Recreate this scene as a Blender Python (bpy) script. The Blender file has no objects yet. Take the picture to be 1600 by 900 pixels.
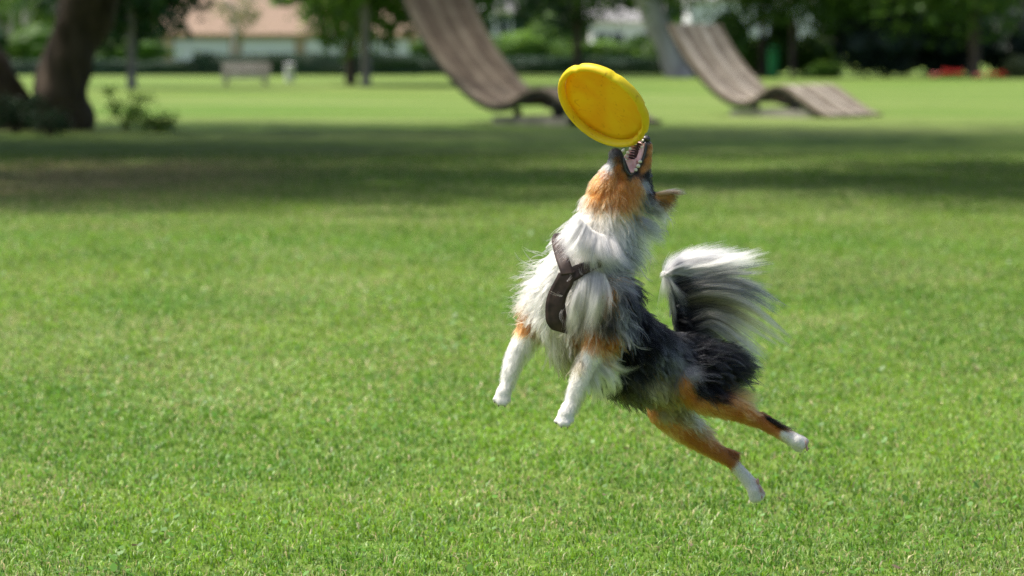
import bpy, bmesh, math, random
import numpy as np
from mathutils import Vector, Matrix, noise as mnoise
from mathutils.bvhtree import BVHTree
from mathutils.kdtree import KDTree

R = math.radians
rng = np.random.default_rng(11)
random.seed(5)
sc = bpy.context.scene
COL = sc.collection

# ---------------------------------------------------------------- camera
F = 4000.0            # focal length in photo pixels (1600 wide)
HC = 1.18             # camera height
HOR = 82.0            # row of the horizon
TH = math.atan((450 - HOR) / F)
SD = 720.0            # pixels per metre at the dog
DD = F / SD           # distance of the dog
CAM = np.array((0, 0, HC))
FW = np.array((0, math.cos(TH), -math.sin(TH)))
UPV = np.array((0, math.sin(TH), math.cos(TH)))
RT = np.array((1.0, 0, 0))
cd = bpy.data.cameras.new('camera'); cam = bpy.data.objects.new('camera', cd); COL.objects.link(cam)
cam.location = CAM; cam.rotation_euler = (math.pi / 2 - TH, 0, 0)
cd.sensor_width = 36; cd.lens = F / 1600 * 36; cd.clip_end = 3000; cd.clip_start = 0.1
cd.dof.use_dof = True; cd.dof.focus_distance = DD + 0.02
APERTURE = 0.025     # metres across
cd.dof.aperture_fstop = (cd.lens / 1000) / APERTURE
sc.camera = cam

# ---------------------------------------------------------------- light
SUN_EL, SUN_AZ = R(62), R(-76)     # azimuth from +Y (away from the camera) towards +X
sdir = Vector((math.sin(SUN_AZ) * math.cos(SUN_EL), math.cos(SUN_AZ) * math.cos(SUN_EL), math.sin(SUN_EL)))
w = bpy.data.worlds.new('World'); sc.world = w; w.use_nodes = True
nt = w.node_tree; nt.nodes.clear()
sky = nt.nodes.new('ShaderNodeTexSky'); sky.sky_type = 'NISHITA'; sky.sun_disc = False
sky.sun_elevation = SUN_EL; sky.sun_rotation = SUN_AZ
sky.dust_density = 4.5; sky.air_density = 0.75; sky.ozone_density = 1.0
bg = nt.nodes.new('ShaderNodeBackground'); bg.inputs['Strength'].default_value = 0.15
wo = nt.nodes.new('ShaderNodeOutputWorld')
nt.links.new(sky.outputs[0], bg.inputs[0]); nt.links.new(bg.outputs[0], wo.inputs[0])
sl = bpy.data.lights.new('sun', 'SUN'); sl.energy = 3.6; sl.angle = R(2.5); sl.color = (1, 0.94, 0.84)
so = bpy.data.objects.new('sun', sl); COL.objects.link(so)
so.rotation_euler = (-sdir).to_track_quat('-Z', 'Y').to_euler(); so.location = (0, 0, 40)
sc.view_settings.view_transform = 'Standard'; sc.view_settings.look = 'None'
sc.view_settings.gamma = 1; sc.view_settings.exposure = 0.66
sc.view_settings.use_curve_mapping = False
sc.render.engine = 'CYCLES'
sc.cycles.max_bounces = 10; sc.cycles.transmission_bounces = 10; sc.cycles.transparent_max_bounces = 8
sc.cycles.diffuse_bounces = 4; sc.cycles.glossy_bounces = 6
sc.cycles_curves.shape = 'RIBBONS'; sc.cycles_curves.subdivisions = 2
sc.cycles.use_denoising = True; sc.cycles.denoising_prefilter = 'NONE'

# ---------------------------------------------------------------- helpers
def U(px, py, d):
    """world point on the sight line of a photo pixel at axial distance d"""
    return CAM + d * (FW + (px - 800) / F * RT + (450 - py) / F * UPV)
def G(px, py, z=0.0):
    """ground point seen at a pixel"""
    v = FW + (px - 800) / F * RT + (450 - py) / F * UPV
    return CAM + v * ((z - HC) / v[2])
def A3(p, d_ref=DD):
    """dog units: pixel x, pixel y, depth in dog pixels towards the camera"""
    return U(p[0], p[1], DD - p[2] / SD)
def img_dir(v):
    v = np.asarray(v, float)
    return v[..., 0:1] * RT - v[..., 1:2] * UPV - v[..., 2:3] * FW
def to_px(P):
    r = P - CAM; d = r @ FW
    return np.stack([800 + F * (r @ RT) / d, 450 - F * (r @ UPV) / d, (DD - d) * SD], -1)

def linked(o, parent=None):
    COL.objects.link(o)
    if parent is not None:
        o.parent = parent
        pw = wloc(parent)
        o.location = Vector(o.location) - pw
    return o
def wloc(o):
    l = Vector(o.location)
    while o.parent is not None:
        o = o.parent; l += Vector(o.location)
    return l
def empty(name, loc, label=None, cat=None, group=None):
    o = bpy.data.objects.new(name, None); o.location = Vector(loc); o.empty_display_size = 0.2
    COL.objects.link(o)
    return tag(o, label, cat, group)
def tag(o, label=None, cat=None, group=None, kind=None):
    if label: o['label'] = label
    if cat: o['category'] = cat
    if group: o['group'] = group
    if kind: o['kind'] = kind
    return o
def mesh_np(name, V, faces, mat, parent=None, smooth=False, col=None, mods=None):
    """V (n,3) world coordinates; faces list or array"""
    me = bpy.data.meshes.new(name)
    V = np.asarray(V, float)
    if parent is not None: V = V - np.array(wloc(parent))
    if isinstance(faces, np.ndarray):
        n, k = faces.shape
        me.vertices.add(len(V)); me.vertices.foreach_set('co', V.astype(np.float32).ravel())
        me.loops.add(n * k); me.loops.foreach_set('vertex_index', faces.astype(np.int32).ravel())
        me.polygons.add(n); me.polygons.foreach_set('loop_start', np.arange(0, n * k, k, dtype=np.int32))
        me.update(calc_edges=True)
    else:
        me.from_pydata([tuple(v) for v in V], [], faces)
    if col is not None:
        a = me.attributes.new('Col', 'FLOAT_COLOR', 'POINT')
        c4 = np.ones((len(V), 4), np.float32); c4[:, :3] = col
        a.data.foreach_set('color', c4.ravel())
    if smooth: me.polygons.foreach_set('use_smooth', np.ones(len(me.polygons), bool))
    me.materials.append(mat)
    o = bpy.data.objects.new(name, me); COL.objects.link(o)
    if parent is not None: o.parent = parent
    return o

class MB:
    """collects shapes (world coordinates) for one mesh"""
    def __init__(s): s.v = []; s.f = []
    def add(s, V, Fc):
        k = len(s.v); s.v += [tuple(map(float, p)) for p in V]; s.f += [tuple(i + k for i in f) for f in Fc]
    def box(s, c, size, ax=None, bev=0.0):
        c = np.array(c, float); h = np.array(size, float) / 2
        ax = np.eye(3) if ax is None else np.array(ax, float)
        bm = bmesh.new(); bmesh.ops.create_cube(bm, size=2)
        for v in bm.verts: v.co = Vector((v.co.x * h[0], v.co.y * h[1], v.co.z * h[2]))
        if bev > 0: bmesh.ops.bevel(bm, geom=bm.edges[:], offset=bev, segments=2, profile=0.6, affect='EDGES')
        bm.verts.index_update()
        s.add([c + np.array(v.co) @ ax for v in bm.verts], [[v.index for v in f.verts] for f in bm.faces]); bm.free()
    def tube(s, pts, radii, n=10, wob=0.0, caps=True):
        pts = [Vector(p) for p in pts]; rows = []; nx = None
        for i, p in enumerate(pts):
            t = (pts[min(i + 1, len(pts) - 1)] - pts[max(i - 1, 0)]).normalized()
            if nx is None: nx = t.orthogonal().normalized()
            nx = (nx - t * nx.dot(t)).normalized(); b = t.cross(nx)
            row = []
            for k in range(n):
                a = 2 * math.pi * k / n; dv = nx * math.cos(a) + b * math.sin(a)
                r = radii[i]
                if wob: r *= 1 + wob * mnoise.noise((p + dv * r) * (1.2 / max(radii[0], 1e-3)) )
                row.append(p + dv * r)
            rows.append(row)
        V = [v for r_ in rows for v in r_]; Fc = []
        for i in range(len(rows) - 1):
            for k in range(n):
                k2 = (k + 1) % n
                Fc.append((i * n + k, i * n + k2, (i + 1) * n + k2, (i + 1) * n + k))
        if caps: Fc += [tuple(range(n - 1, -1, -1)), tuple((len(rows) - 1) * n + k for k in range(n))]
        s.add(V, Fc)
    def ball(s, c, axes, sub=2):
        bm = bmesh.new(); bmesh.ops.create_icosphere(bm, subdivisions=sub, radius=1)
        bm.verts.index_update(); A = np.array(axes, float); c = np.array(c, float)
        s.add([c + np.array(v.co) @ A for v in bm.verts], [[v.index for v in f.verts] for f in bm.faces]); bm.free()
    def build(s, name, mat, parent=None, smooth=False):
        return mesh_np(name, s.v, s.f, mat, parent, smooth)

# ---------------------------------------------------------------- materials
def mat_new(name):
    m = bpy.data.materials.new(name); m.use_nodes = True
    t = m.node_tree; b = t.nodes['Principled BSDF']
    return m, t, b
def pmat(name, c1, c2=None, scale=5.0, rough=0.7, bump=0.0, detail=5, stretch=None, c3=None, spec=0.3, dist=0.02):
    m, t, b = mat_new(name)
    b.inputs['Roughness'].default_value = rough; b.inputs['Specular IOR Level'].default_value = spec
    tc = t.nodes.new('ShaderNodeTexCoord'); mp = t.nodes.new('ShaderNodeMapping')
    t.links.new(tc.outputs['Object'], mp.inputs[0])
    if stretch: mp.inputs['Scale'].default_value = stretch
    n = t.nodes.new('ShaderNodeTexNoise'); n.inputs['Scale'].default_value = scale; n.inputs['Detail'].default_value = detail
    t.links.new(mp.outputs[0], n.inputs['Vector'])
    r = t.nodes.new('ShaderNodeValToRGB'); e = r.color_ramp.elements
    e[0].position = 0.3; e[1].position = 0.7
    e[0].color = (*c1, 1); e[1].color = (*(c2 or c1), 1)
    if c3: q = e.new(0.52); q.color = (*c3, 1)
    t.links.new(n.outputs['Fac'], r.inputs[0]); t.links.new(r.outputs[0], b.inputs['Base Color'])
    if bump:
        bp = t.nodes.new('ShaderNodeBump'); bp.inputs['Strength'].default_value = bump; bp.inputs['Distance'].default_value = dist
        t.links.new(n.outputs['Fac'], bp.inputs['Height']); t.links.new(bp.outputs[0], b.inputs['Normal'])
    return m
def leafmat(name, c1, c2, trans=0.45, attr=None, rough=0.5):
    m, t, b = mat_new(name)
    if attr:
        src = t.nodes.new('ShaderNodeAttribute'); src.attribute_name = attr; out = src.outputs['Color']
    else:
        g = t.nodes.new('ShaderNodeNewGeometry'); r = t.nodes.new('ShaderNodeValToRGB')
        r.color_ramp.elements[0].color = (*c1, 1); r.color_ramp.elements[1].color = (*c2, 1)
        t.links.new(g.outputs['Random Per Island'], r.inputs[0]); out = r.outputs[0]
    t.links.new(out, b.inputs['Base Color']); b.inputs['Roughness'].default_value = rough
    b.inputs['Specular IOR Level'].default_value = 0.35
    tr = t.nodes.new('ShaderNodeBsdfTranslucent'); mx = t.nodes.new('ShaderNodeMixShader'); mx.inputs[0].default_value = trans
    hs = t.nodes.new('ShaderNodeHueSaturation'); hs.inputs['Hue'].default_value = 0.485; hs.inputs['Value'].default_value = 1.25
    t.links.new(out, hs.inputs['Color']); t.links.new(hs.outputs[0], tr.inputs['Color'])
    t.links.new(b.outputs[0], mx.inputs[1]); t.links.new(tr.outputs[0], mx.inputs[2])
    t.links.new(mx.outputs[0], t.nodes['Material Output'].inputs['Surface'])
    return m

M = {}
M['bark_dark'] = pmat('bark_dark', (0.045, 0.033, 0.024), (0.14, 0.105, 0.08), 6, 0.9, 0.8, 8, (1, 1, 0.25), dist=0.06)
M['bark_grey'] = pmat('bark_grey', (0.13, 0.115, 0.10), (0.25, 0.23, 0.21), 5, 0.9, 0.5, 6, (1, 1, 0.3), dist=0.04)
M['bark_pale'] = pmat('bark_pale', (0.26, 0.24, 0.23), (0.48, 0.45, 0.43), 2.5, 0.85, 0.4, 6, (1, 1, 0.5), dist=0.04)
M['leaf_mid'] = leafmat('leaf_mid', (0.04, 0.10, 0.012), (0.09, 0.19, 0.025), .55)
M['leaf_dark'] = leafmat('leaf_dark', (0.015, 0.045, 0.018), (0.035, 0.085, 0.03), 0.25)
M['leaf_bright'] = leafmat('leaf_bright', (0.10, 0.22, 0.02), (0.17, 0.33, 0.035), 0.5)
M['leaf_yew'] = leafmat('leaf_yew', (0.006, 0.016, 0.012), (0.014, 0.032, 0.022), 0.12)
M['leaf_hedge'] = leafmat('leaf_hedge', (0.012, 0.035, 0.018), (0.03, 0.07, 0.028), 0.2)
M['leaf_pale'] = leafmat('leaf_pale', (0.12, 0.15, 0.06), (0.2, 0.22, 0.09), 0.4)

# ---------------------------------------------------------------- the setting: ground
def lawn_mat():
    m, t, b = mat_new('lawn')
    N = t.nodes.new; Lk = t.links.new
    tc = N('ShaderNodeTexCoord')
    def nz(scale, det, vec=None):
        n = N('ShaderNodeTexNoise'); n.inputs['Scale'].default_value = scale; n.inputs['Detail'].default_value = det
        Lk(vec if vec is not None else tc.outputs['Object'], n.inputs['Vector']); return n
    mp = N('ShaderNodeMapping'); mp.inputs['Scale'].default_value = (0.28, 1, 1); Lk(tc.outputs['Object'], mp.inputs[0])
    a = nz(0.35, 6, mp.outputs[0]); c = nz(9, 8); f = nz(60, 4)
    r1 = N('ShaderNodeValToRGB'); e = r1.color_ramp.elements
    e[0].position = 0.32; e[1].position = 0.68
    e[0].color = (0.078, 0.178, 0.012, 1); e[1].color = (0.20, 0.255, 0.078, 1)
    q = e.new(0.5); q.color = (0.134, 0.205, 0.034, 1)
    Lk(a.outputs['Fac'], r1.inputs[0])
    r2 = N('ShaderNodeValToRGB'); r2.color_ramp.elements[0].position = 0.3; r2.color_ramp.elements[1].position = 0.75
    r2.color_ramp.elements[0].color = (0.55, 0.6, 0.5, 1); r2.color_ramp.elements[1].color = (1.25, 1.2, 1.25, 1)
    Lk(c.outputs['Fac'], r2.inputs[0])
    mx = N('ShaderNodeMix'); mx.data_type = 'RGBA'; mx.blend_type = 'MULTIPLY'; mx.inputs[0].default_value = 0.7
    Lk(r1.outputs[0], mx.inputs[6]); Lk(r2.outputs[0], mx.inputs[7])
    # worn, dry patch under the trees on the left
    sx = N('ShaderNodeSeparateXYZ'); Lk(tc.outputs['Object'], sx.inputs[0])
    def gauss(out, c0, wd):
        s_ = N('ShaderNodeMath'); s_.operation = 'SUBTRACT'; Lk(out, s_.inputs[0]); s_.inputs[1].default_value = c0
        d_ = N('ShaderNodeMath'); d_.operation = 'DIVIDE'; Lk(s_.outputs[0], d_.inputs[0]); d_.inputs[1].default_value = wd
        p_ = N('ShaderNodeMath'); p_.operation = 'MULTIPLY'; Lk(d_.outputs[0], p_.inputs[0]); Lk(d_.outputs[0], p_.inputs[1]); return p_
    gx = gauss(sx.outputs[0], -4.0, 2.2); gy = gauss(sx.outputs[1], 24.5, 4.5)
    ad = N('ShaderNodeMath'); ad.operation = 'ADD'; Lk(gx.outputs[0], ad.inputs[0]); Lk(gy.outputs[0], ad.inputs[1])
    pn = nz(1.3, 5); am = N('ShaderNodeMath'); am.operation = 'MULTIPLY_ADD'; Lk(pn.outputs['Fac'], am.inputs[0]); am.inputs[1].default_value = 3.2
    am.inputs[2].default_value = -1.2; s2 = N('ShaderNodeMath'); s2.operation = 'ADD'; Lk(ad.outputs[0], s2.inputs[0]); Lk(am.outputs[0], s2.inputs[1])
    mr = N('ShaderNodeMapRange'); mr.inputs[1].default_value = 1.5; mr.inputs[2].default_value = 0.2
    mr.inputs[3].default_value = 0; mr.inputs[4].default_value = 0.9; Lk(s2.outputs[0], mr.inputs[0])
    m2 = N('ShaderNodeMix'); m2.data_type = 'RGBA'; Lk(mr.outputs[0], m2.inputs[0]); Lk(mx.outputs[2], m2.inputs[6]); m2.inputs[7].default_value = (0.22, 0.16, 0.075, 1)
    Lk(m2.outputs[2], b.inputs['Base Color']); b.inputs['Roughness'].default_value = 0.85; b.inputs['Specular IOR Level'].default_value = 0.2
    bp = N('ShaderNodeBump'); bp.inputs['Strength'].default_value = 0.6; bp.inputs['Distance'].default_value = 0.03
    Lk(f.outputs['Fac'], bp.inputs['Height']); Lk(bp.outputs[0], b.inputs['Normal'])
    return m
M['lawn'] = lawn_mat()
g = mesh_np('ground', [(-500, -60, 0), (500, -60, 0), (500, 1500, 0), (-500, 1500, 0)], [(0, 1, 2, 3)], M['lawn'])
tag(g, kind='structure')

# ---------------------------------------------------------------- grass blades (mown lawn), near field
def vnoise(x, y, seed):
    r_ = np.random.default_rng(seed); T = r_.random((256, 256))
    xi = np.floor(x).astype(int); yi = np.floor(y).astype(int); fx = x - xi; fy = y - yi
    fx = fx * fx * (3 - 2 * fx); fy = fy * fy * (3 - 2 * fy)
    g_ = lambda i, j: T[i % 256, j % 256]
    return (g_(xi, yi) * (1 - fx) + g_(xi + 1, yi) * fx) * (1 - fy) + (g_(xi, yi + 1) * (1 - fx) + g_(xi + 1, yi + 1) * fx) * fy
def fbm(x, y, s):
    return 0.5 * vnoise(x, y, s) + 0.3 * vnoise(x * 2.1, y * 2.1, s + 1) + 0.2 * vnoise(x * 4.3, y * 4.3, s + 2)
def make_grass():
    n = 520000
    D = 4.6 * (30 / 4.6) ** rng.random(n)
    hw = 0.2 * D * 1.12 + 0.55
    X = (rng.random(n) * 2 - 1) * hw; Y = D
    patch = fbm(X * 1.3, Y * 0.8, 3); fine = fbm(X * 7, Y * 5, 9); tuft = fbm(X * 16, Y * 12, 21)
    keep = rng.random(n) < 0.35 + 1.1 * tuft
    X, Y, D, patch, fine, tuft = X[keep], Y[keep], D[keep], patch[keep], fine[keep], tuft[keep]; n = len(X)
    hgt = (0.010 + 0.0145 * rng.random(n)) * (0.6 + 0.8 * tuft) * (0.8 + 0.5 * fine)
    wid = (0.0010 + 0.0013 * rng.random(n)) * (np.maximum(D, 6) / 6) ** 0.75
    az = rng.random(n) * 2 * np.pi; lean = (0.2 + 1.5 * rng.random(n) ** 1.2)
    ld = np.stack([np.cos(az), np.sin(az), np.zeros(n)], -1)
    fa = az + np.pi / 2 + 0.6 * rng.standard_normal(n)
    wd = np.stack([np.cos(fa), np.sin(fa), np.zeros(n)], -1) * wid[:, None]
    root = np.stack([X, Y, np.full(n, -0.002)], -1)
    mid = root + ld * (hgt * lean * 0.35)[:, None]; mid[:, 2] += hgt * 0.62
    tip = root + ld * (hgt * lean * 1.1)[:, None]; tip[:, 2] += hgt * (1.05 - 0.3 * lean)
    V = np.stack([root - wd, root + wd, mid + wd * 0.8, mid - wd * 0.8, tip - wd * .12, tip + wd * .12], 1).reshape(-1, 3)
    base = np.arange(n) * 6
    Fq = np.concatenate([np.stack([base, base + 1, base + 2, base + 3], -1), np.stack([base + 3, base + 2, base + 5, base + 4], -1)])
    # colours: fresh green, blue green, yellow green, straw
    c = np.empty((n, 3))
    cg = np.array((0.080, 0.210, 0.009)); cy = np.array((0.165, 0.315, 0.016)); cb = np.array((0.105, 0.235, 0.045)); cs = np.array((0.42, 0.38, 0.19)); cp = np.array((0.27, 0.39, 0.13))
    mixv = np.clip((patch - 0.5) * 4.2 + 0.5 + 0.35 * rng.standard_normal(n), 0, 1)[:, None]
    c = cg * (1 - mixv) + cy * mixv
    pb = rng.random(n) < 0.18 + 0.5 * np.clip(fine - 0.5, 0, 1); c[pb] = cb
    worn = np.clip((fbm(X * .9 + 70, Y * .55, 88) - .47) * 4, 0, 1)
    pp = rng.random(n) < 0.12 + .34 * worn; c[pp] = cp
    strawp = 0.06 + .10 * worn + 0.6 * np.clip(fbm(X * 2.2 + 40, Y * 1.5, 33) - 0.5, 0, 1)
    dry = np.exp(-((X + 4.0) / 2.2) ** 2 - ((Y - 24.5) / 4.5) ** 2)
    ps = rng.random(n) < strawp + 0.7 * dry; c[ps] = cs
    c *= ((0.5 + 0.95 * rng.random(n)) * (0.72 + .56 * fbm(X * .55 + 9, Y * .3, 71)))[:, None]
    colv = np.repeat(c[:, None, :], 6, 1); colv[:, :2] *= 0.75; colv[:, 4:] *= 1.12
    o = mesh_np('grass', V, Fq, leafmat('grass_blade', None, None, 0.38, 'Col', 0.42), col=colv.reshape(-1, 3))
    tag(o, 'short green mown grass blades covering the lawn', 'grass', kind='stuff')
    # small round leaves of clover and weeds between the blades
    n2 = 15000; D = 4.6 * (18 / 4.6) ** rng.random(n2); X = (rng.random(n2) * 2 - 1) * (0.2 * D * 1.12 + .5)
    k = rng.random(n2) < np.clip(fbm(X * 2.4, D * 1.7, 55) * 3.2 - 1.25, 0.02, 1); X = X[k]; D = D[k]; n2 = len(X)
    r_ = (0.004 + 0.005 * rng.random(n2)) * (np.maximum(D, 6) / 6) ** .5; z = 0.014 + 0.018 * rng.random(n2)
    ang = np.arange(6) / 6 * 2 * np.pi; th = rng.random(n2) * 6.28; tx = rng.standard_normal((n2, 2)) * 0.45
    px = np.cos(ang[None] + th[:, None]) * r_[:, None]; py = np.sin(ang[None] + th[:, None]) * r_[:, None] * (0.55 + .4 * rng.random(n2))[:, None]
    V = np.stack([X[:, None] + px, D[:, None] + py, z[:, None] + px * tx[:, :1] + py * tx[:, 1:]], -1).reshape(-1, 3)
    Fh = (np.arange(n2) * 6)[:, None] + np.arange(6)[None]
    cc = np.array((0.10, 0.24, 0.03)) * (0.7 + 0.7 * rng.random(n2))[:, None]
    o2 = mesh_np('clover', V, Fh, leafmat('clover_leaf', None, None, 0.4, 'Col', 0.45), col=np.repeat(cc, 6, 0))
    tag(o2, 'small round clover and weed leaves between the grass blades', 'clover', kind='stuff')
make_grass()
def make_litter():
    n = 80; D = 4.8 * (20 / 4.8) ** rng.random(n); X = (rng.random(n) * 2 - 1) * (.22 * D + .4); r_ = .004 + .009 * rng.random(n); th = rng.random(n) * 6.28
    a = np.arange(6) / 6 * 6.283; V = np.stack([X[:, None] + np.cos(a + th[:, None]) * r_[:, None], D[:, None] + np.sin(a + th[:, None]) * r_[:, None] * .6, .016 + .010 * rng.random((n, 6))], -1)
    c = np.array((.16, .125, .075)) * (.5 + rng.random(n))[:, None]
    o = mesh_np('dead_leaf_litter', V.reshape(-1, 3), (np.arange(n) * 6)[:, None] + np.arange(6)[None], leafmat('dead_leaf', None, None, .2, 'Col', .7), col=np.repeat(c, 6, 0))
    tag(o, 'small dry brown leaf scraps scattered in the grass', 'leaf litter', kind='stuff')
make_litter()

# ---------------------------------------------------------------- vegetation
def leaves(n, centres, radii, size, seed, squash=1.0, shell=0.5):
    """leaf quads round clump centres"""
    r_ = np.random.default_rng(seed)
    k = r_.integers(0, len(centres), n); d = r_.standard_normal((n, 3)); d /= np.linalg.norm(d, axis=1)[:, None]
    rad = (shell + (1 - shell) * r_.random(n)) * (0.8 + .4 * r_.random(n))
    P = np.asarray(centres)[k] + d * np.asarray(radii)[k] * rad[:, None]
    a = d * 0.6 + r_.standard_normal((n, 3)) * .6 + np.array((0, 0, .35)); a /= np.linalg.norm(a, axis=1)[:, None]
    t = np.cross(a, r_.standard_normal((n, 3))); t /= np.linalg.norm(t, axis=1)[:, None]; b = np.cross(a, t)
    s = (size * (0.6 + 0.8 * r_.random(n)))[:, None]
    V = np.stack([P - t * s, P - b * s * .5 + a * s * .12, P + t * s, P + b * s * .5 + a * s * .12], 1).reshape(-1, 3)
    Fq = (np.arange(n) * 4)[:, None] + np.arange(4)[None]
    return V, Fq
def crown_clumps(c, rad, n, seed, crad=0.32):
    r_ = np.random.default_rng(seed); d = r_.standard_normal((n, 3)); d /= np.linalg.norm(d, axis=1)[:, None]
    q = (0.35 + 0.65 * r_.random(n) ** .6)[:, None]
    C = np.asarray(c) + d * np.asarray(rad) * q
    Rr = np.asarray(rad)[None] * (crad * (0.7 + .6 * r_.random(n)))[:, None]
    return C, np.minimum(Rr, Rr.mean(1, keepdims=True) * 1.2)
tree_i = [0]
def tree(name, label, stems, crown, nclump, nleaf, lsize, leafm, barkm, group=None, limbs=5, sides=12, wob=0.18):
    """stems: list of (points, radii); crown: (centre, radii)"""
    tree_i[0] += 1; sd = 100 + tree_i[0] * 7
    base = Vector(stems[0][0][0]); base.z = 0
    t = empty(name, base, label, 'tree', group)
    for pts, rad in stems:
        # refine along a smooth path so that the bark is not faceted
        P = [Vector(p) for p in pts]; fine = []; fr = []
        for i in range(len(P) - 1):
            for k in range(5):
                u = k / 5; p0 = P[max(i - 1, 0)]; p3 = P[min(i + 2, len(P) - 1)]
                q = 0.5 * ((2 * P[i]) + (P[i + 1] - p0) * u + (2 * p0 - 5 * P[i] + 4 * P[i + 1] - p3) * u * u + (3 * P[i] - p0 - 3 * P[i + 1] + p3) * u ** 3)
                fine.append(q); fr.append(rad[i] * (1 - u) + rad[i + 1] * u)
        fine.append(P[-1]); fr.append(rad[-1])
        m = MB(); m.tube(fine, fr, sides, wob); m.build('trunk', barkm, t, True)
    cc = Vector(crown[0]); cr = crown[1]
    C, Rr = crown_clumps(crown[0], cr, nclump, sd)
    rr = random.Random(sd); top = Vector(stems[0][0][-1]); m = MB()
    for k in range(limbs):
        e = Vector(C[rr.randrange(len(C))]); midp = (top + e) / 2 + Vector((rr.uniform(-.3, .3), rr.uniform(-.3, .3), rr.uniform(.1, .5)))
        r0 = stems[0][1][-1] * .6
        m.tube([top, midp, e], [r0, r0 * .6, r0 * .2], 7)
    if limbs: m.build('limb', barkm, t, True)
    V, Fq = leaves(nleaf, C, Rr, lsize, sd)
    mesh_np('crown', V, Fq, leafm, t)
    return t
def upright(px, py, wpx, h, lean=0.0, topf=0.7, flare=1.35):
    """one trunk standing at a pixel, height in metres, lean in metres"""
    b = G(px, py); d = (b - CAM) @ FW; r = wpx / 2 * d / F
    p = [b + (0, 0, -.1), b + (lean * .08, 0, .3), b + (lean * .5, 0, h * .5), b + (lean, 0, h)]
    return b, (p, [r * flare, r, r * .9, r * topf])

# big old two-stemmed tree at the left
b = G(97, 203); d = (b - CAM) @ FW; q = d / F
Rr_ = 42 * q
tree('old_tree', 'massive dark two-stemmed old tree leaning at the left edge of the lawn',
     [([b + (0, 0, -.3), b + (-.02, 0, .25), b + (.0, 0, .7), b + (0.18, 0.1, 1.3), b + (.42, .15, 2.0), b + (1.5, .3, 4.5)], [Rr_ * 1.35, Rr_ * 1.08, Rr_ * .98, Rr_, Rr_ * 1.05, Rr_ * .7]),
      ([b + (-.7, .1, -.3), b + (-.75, .1, .25), b + (-.98, .1, .8), b + (-1.35, .15, 1.4), b + (-2.2, .2, 2.4), b + (-3.5, .3, 4.5)], [Rr_ * .9, Rr_ * .8, Rr_ * .7, Rr_ * .65, Rr_ * .6, Rr_ * .45])],
     (b + (-.5, -2.5, 8.2), (10.5, 8.0, 4.4)), 130, 16000, 0.19, M['leaf_mid'], M['bark_dark'], limbs=9, sides=20, wob=.3)
def shade_tree(x, y, rx, ry, zc, lab, dens=1.0):
    b_ = np.array((x, y, 0.0))
    tree('park_tree', lab, [([b_ + (0, 0, -.2), b_ + (0, 0, .4), b_ + (.1, 0, 2.5), b_ + (.3, 0, 4.5)], [.5, .38, .34, .28])],
         (b_ + (0, 0, zc), (rx, ry, 4.0)), 90, int(15000 * dens), 0.19, M['leaf_mid'], M['bark_dark'], limbs=8, group='park trees shading the lawn')
shade_tree(8.8, 35.5, 12.0, 9.5, 8.0, 'broad green park tree shading the lawn beyond the right edge', 1.05)
shade_tree(-12.0, 31, 10.0, 7.5, 7.8, 'broad green park tree shading the lawn beyond the left edge', .85)
shade_tree(-9.5, 23.9, 9.0, 4.2, 7.2, 'low wide park tree beyond the left edge, nearest the camera', .9)
shade_tree(5.3, 24.0, 7.4, 4.7, 7.2, 'low wide park tree beyond the right edge, nearest the camera', .75)

# suckers and weeds at the foot of the old tree
def sprout(px, py, hpx, wpx, label, seed, leafm='leaf_mid', n=90):
    b_ = G(px, py); d_ = (b_ - CAM) @ FW; q_ = d_ / F; rr = random.Random(seed)
    t = empty('leafy_shrub', b_, label, 'shrub', 'leafy suckers at the foot of the old tree')
    cs = []; m = MB()
    for k in range(11):
        e = b_ + np.array((rr.uniform(-.5, .5) * wpx * q_, rr.uniform(-.4, .4), rr.uniform(.35, 1) * hpx * q_))
        m.tube([b_ + (rr.uniform(-.05, .05), 0, 0), (b_ + e) / 2 + np.array((0, 0, .06)), e], [.012, .008, .004], 5); cs += [e, (b_ * .4 + e * .6)]
    m.build('stem', M['bark_dark'], t)
    V, Fq = leaves(n * 9, cs, np.full((len(cs), 3), 15 * q_), .03, seed, shell=.1); mesh_np('foliage', V, Fq, M[leafm], t)
sprout(195, 203, 62, 95, 'leafy suckers growing on the lawn just right of the old trunk', 3, 'leaf_bright', n=75)
sprout(25, 208, 60, 80, 'dark leafy suckers at the far left foot of the old tree', 4, 'leaf_dark', 150)
sprout(78, 212, 35, 60, 'low dark leafy growth in front of the old trunk base', 6, 'leaf_dark', 90)
sprout(245, 206, 26, 60, 'low weeds spreading out right of the old tree suckers', 5, n=70)

def far_tree(px, py, wpx, label, cpx, cpy, crx, crz, leafm, barkm='bark_grey', lean=0, n=2600, h=5.0, size=.22, nc=46, name='park_tree', group='trees across the park'):
    b_, st = upright(px, py, wpx, h, lean); d_ = (b_ - CAM) @ FW; q_ = d_ / F
    c = U(cpx, cpy, d_)
    tree(name, label, [st], (c, (crx * q_, crx * q_ * .8, crz * q_)), nc, n, size, M[leafm], M[barkm], group, limbs=4, sides=10)
far_tree(206, 138, 15, 'slim grey-trunked tree with low dark crown right of the old tree', 185, -105, 150, 162, 'leaf_dark', n=7500, nc=100)
far_tree(548, 132, 17, 'dark-trunked tree, left one of the pair right of the bench', 555, -118, 150, 168, 'leaf_mid', 'bark_dark', n=8000, nc=110)
far_tree(572, 135, 15, 'grey-trunked tree, right one of the pair right of the bench', 640, -112, 190, 168, 'leaf_mid', n=8000, nc=110)
far_tree(367, 112, 7, 'young thin tree with loose pale leaves before the garages', 368, 20, 40, 45, 'leaf_pale', 'bark_pale', n=420, size=.16, nc=24, h=4)
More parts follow.
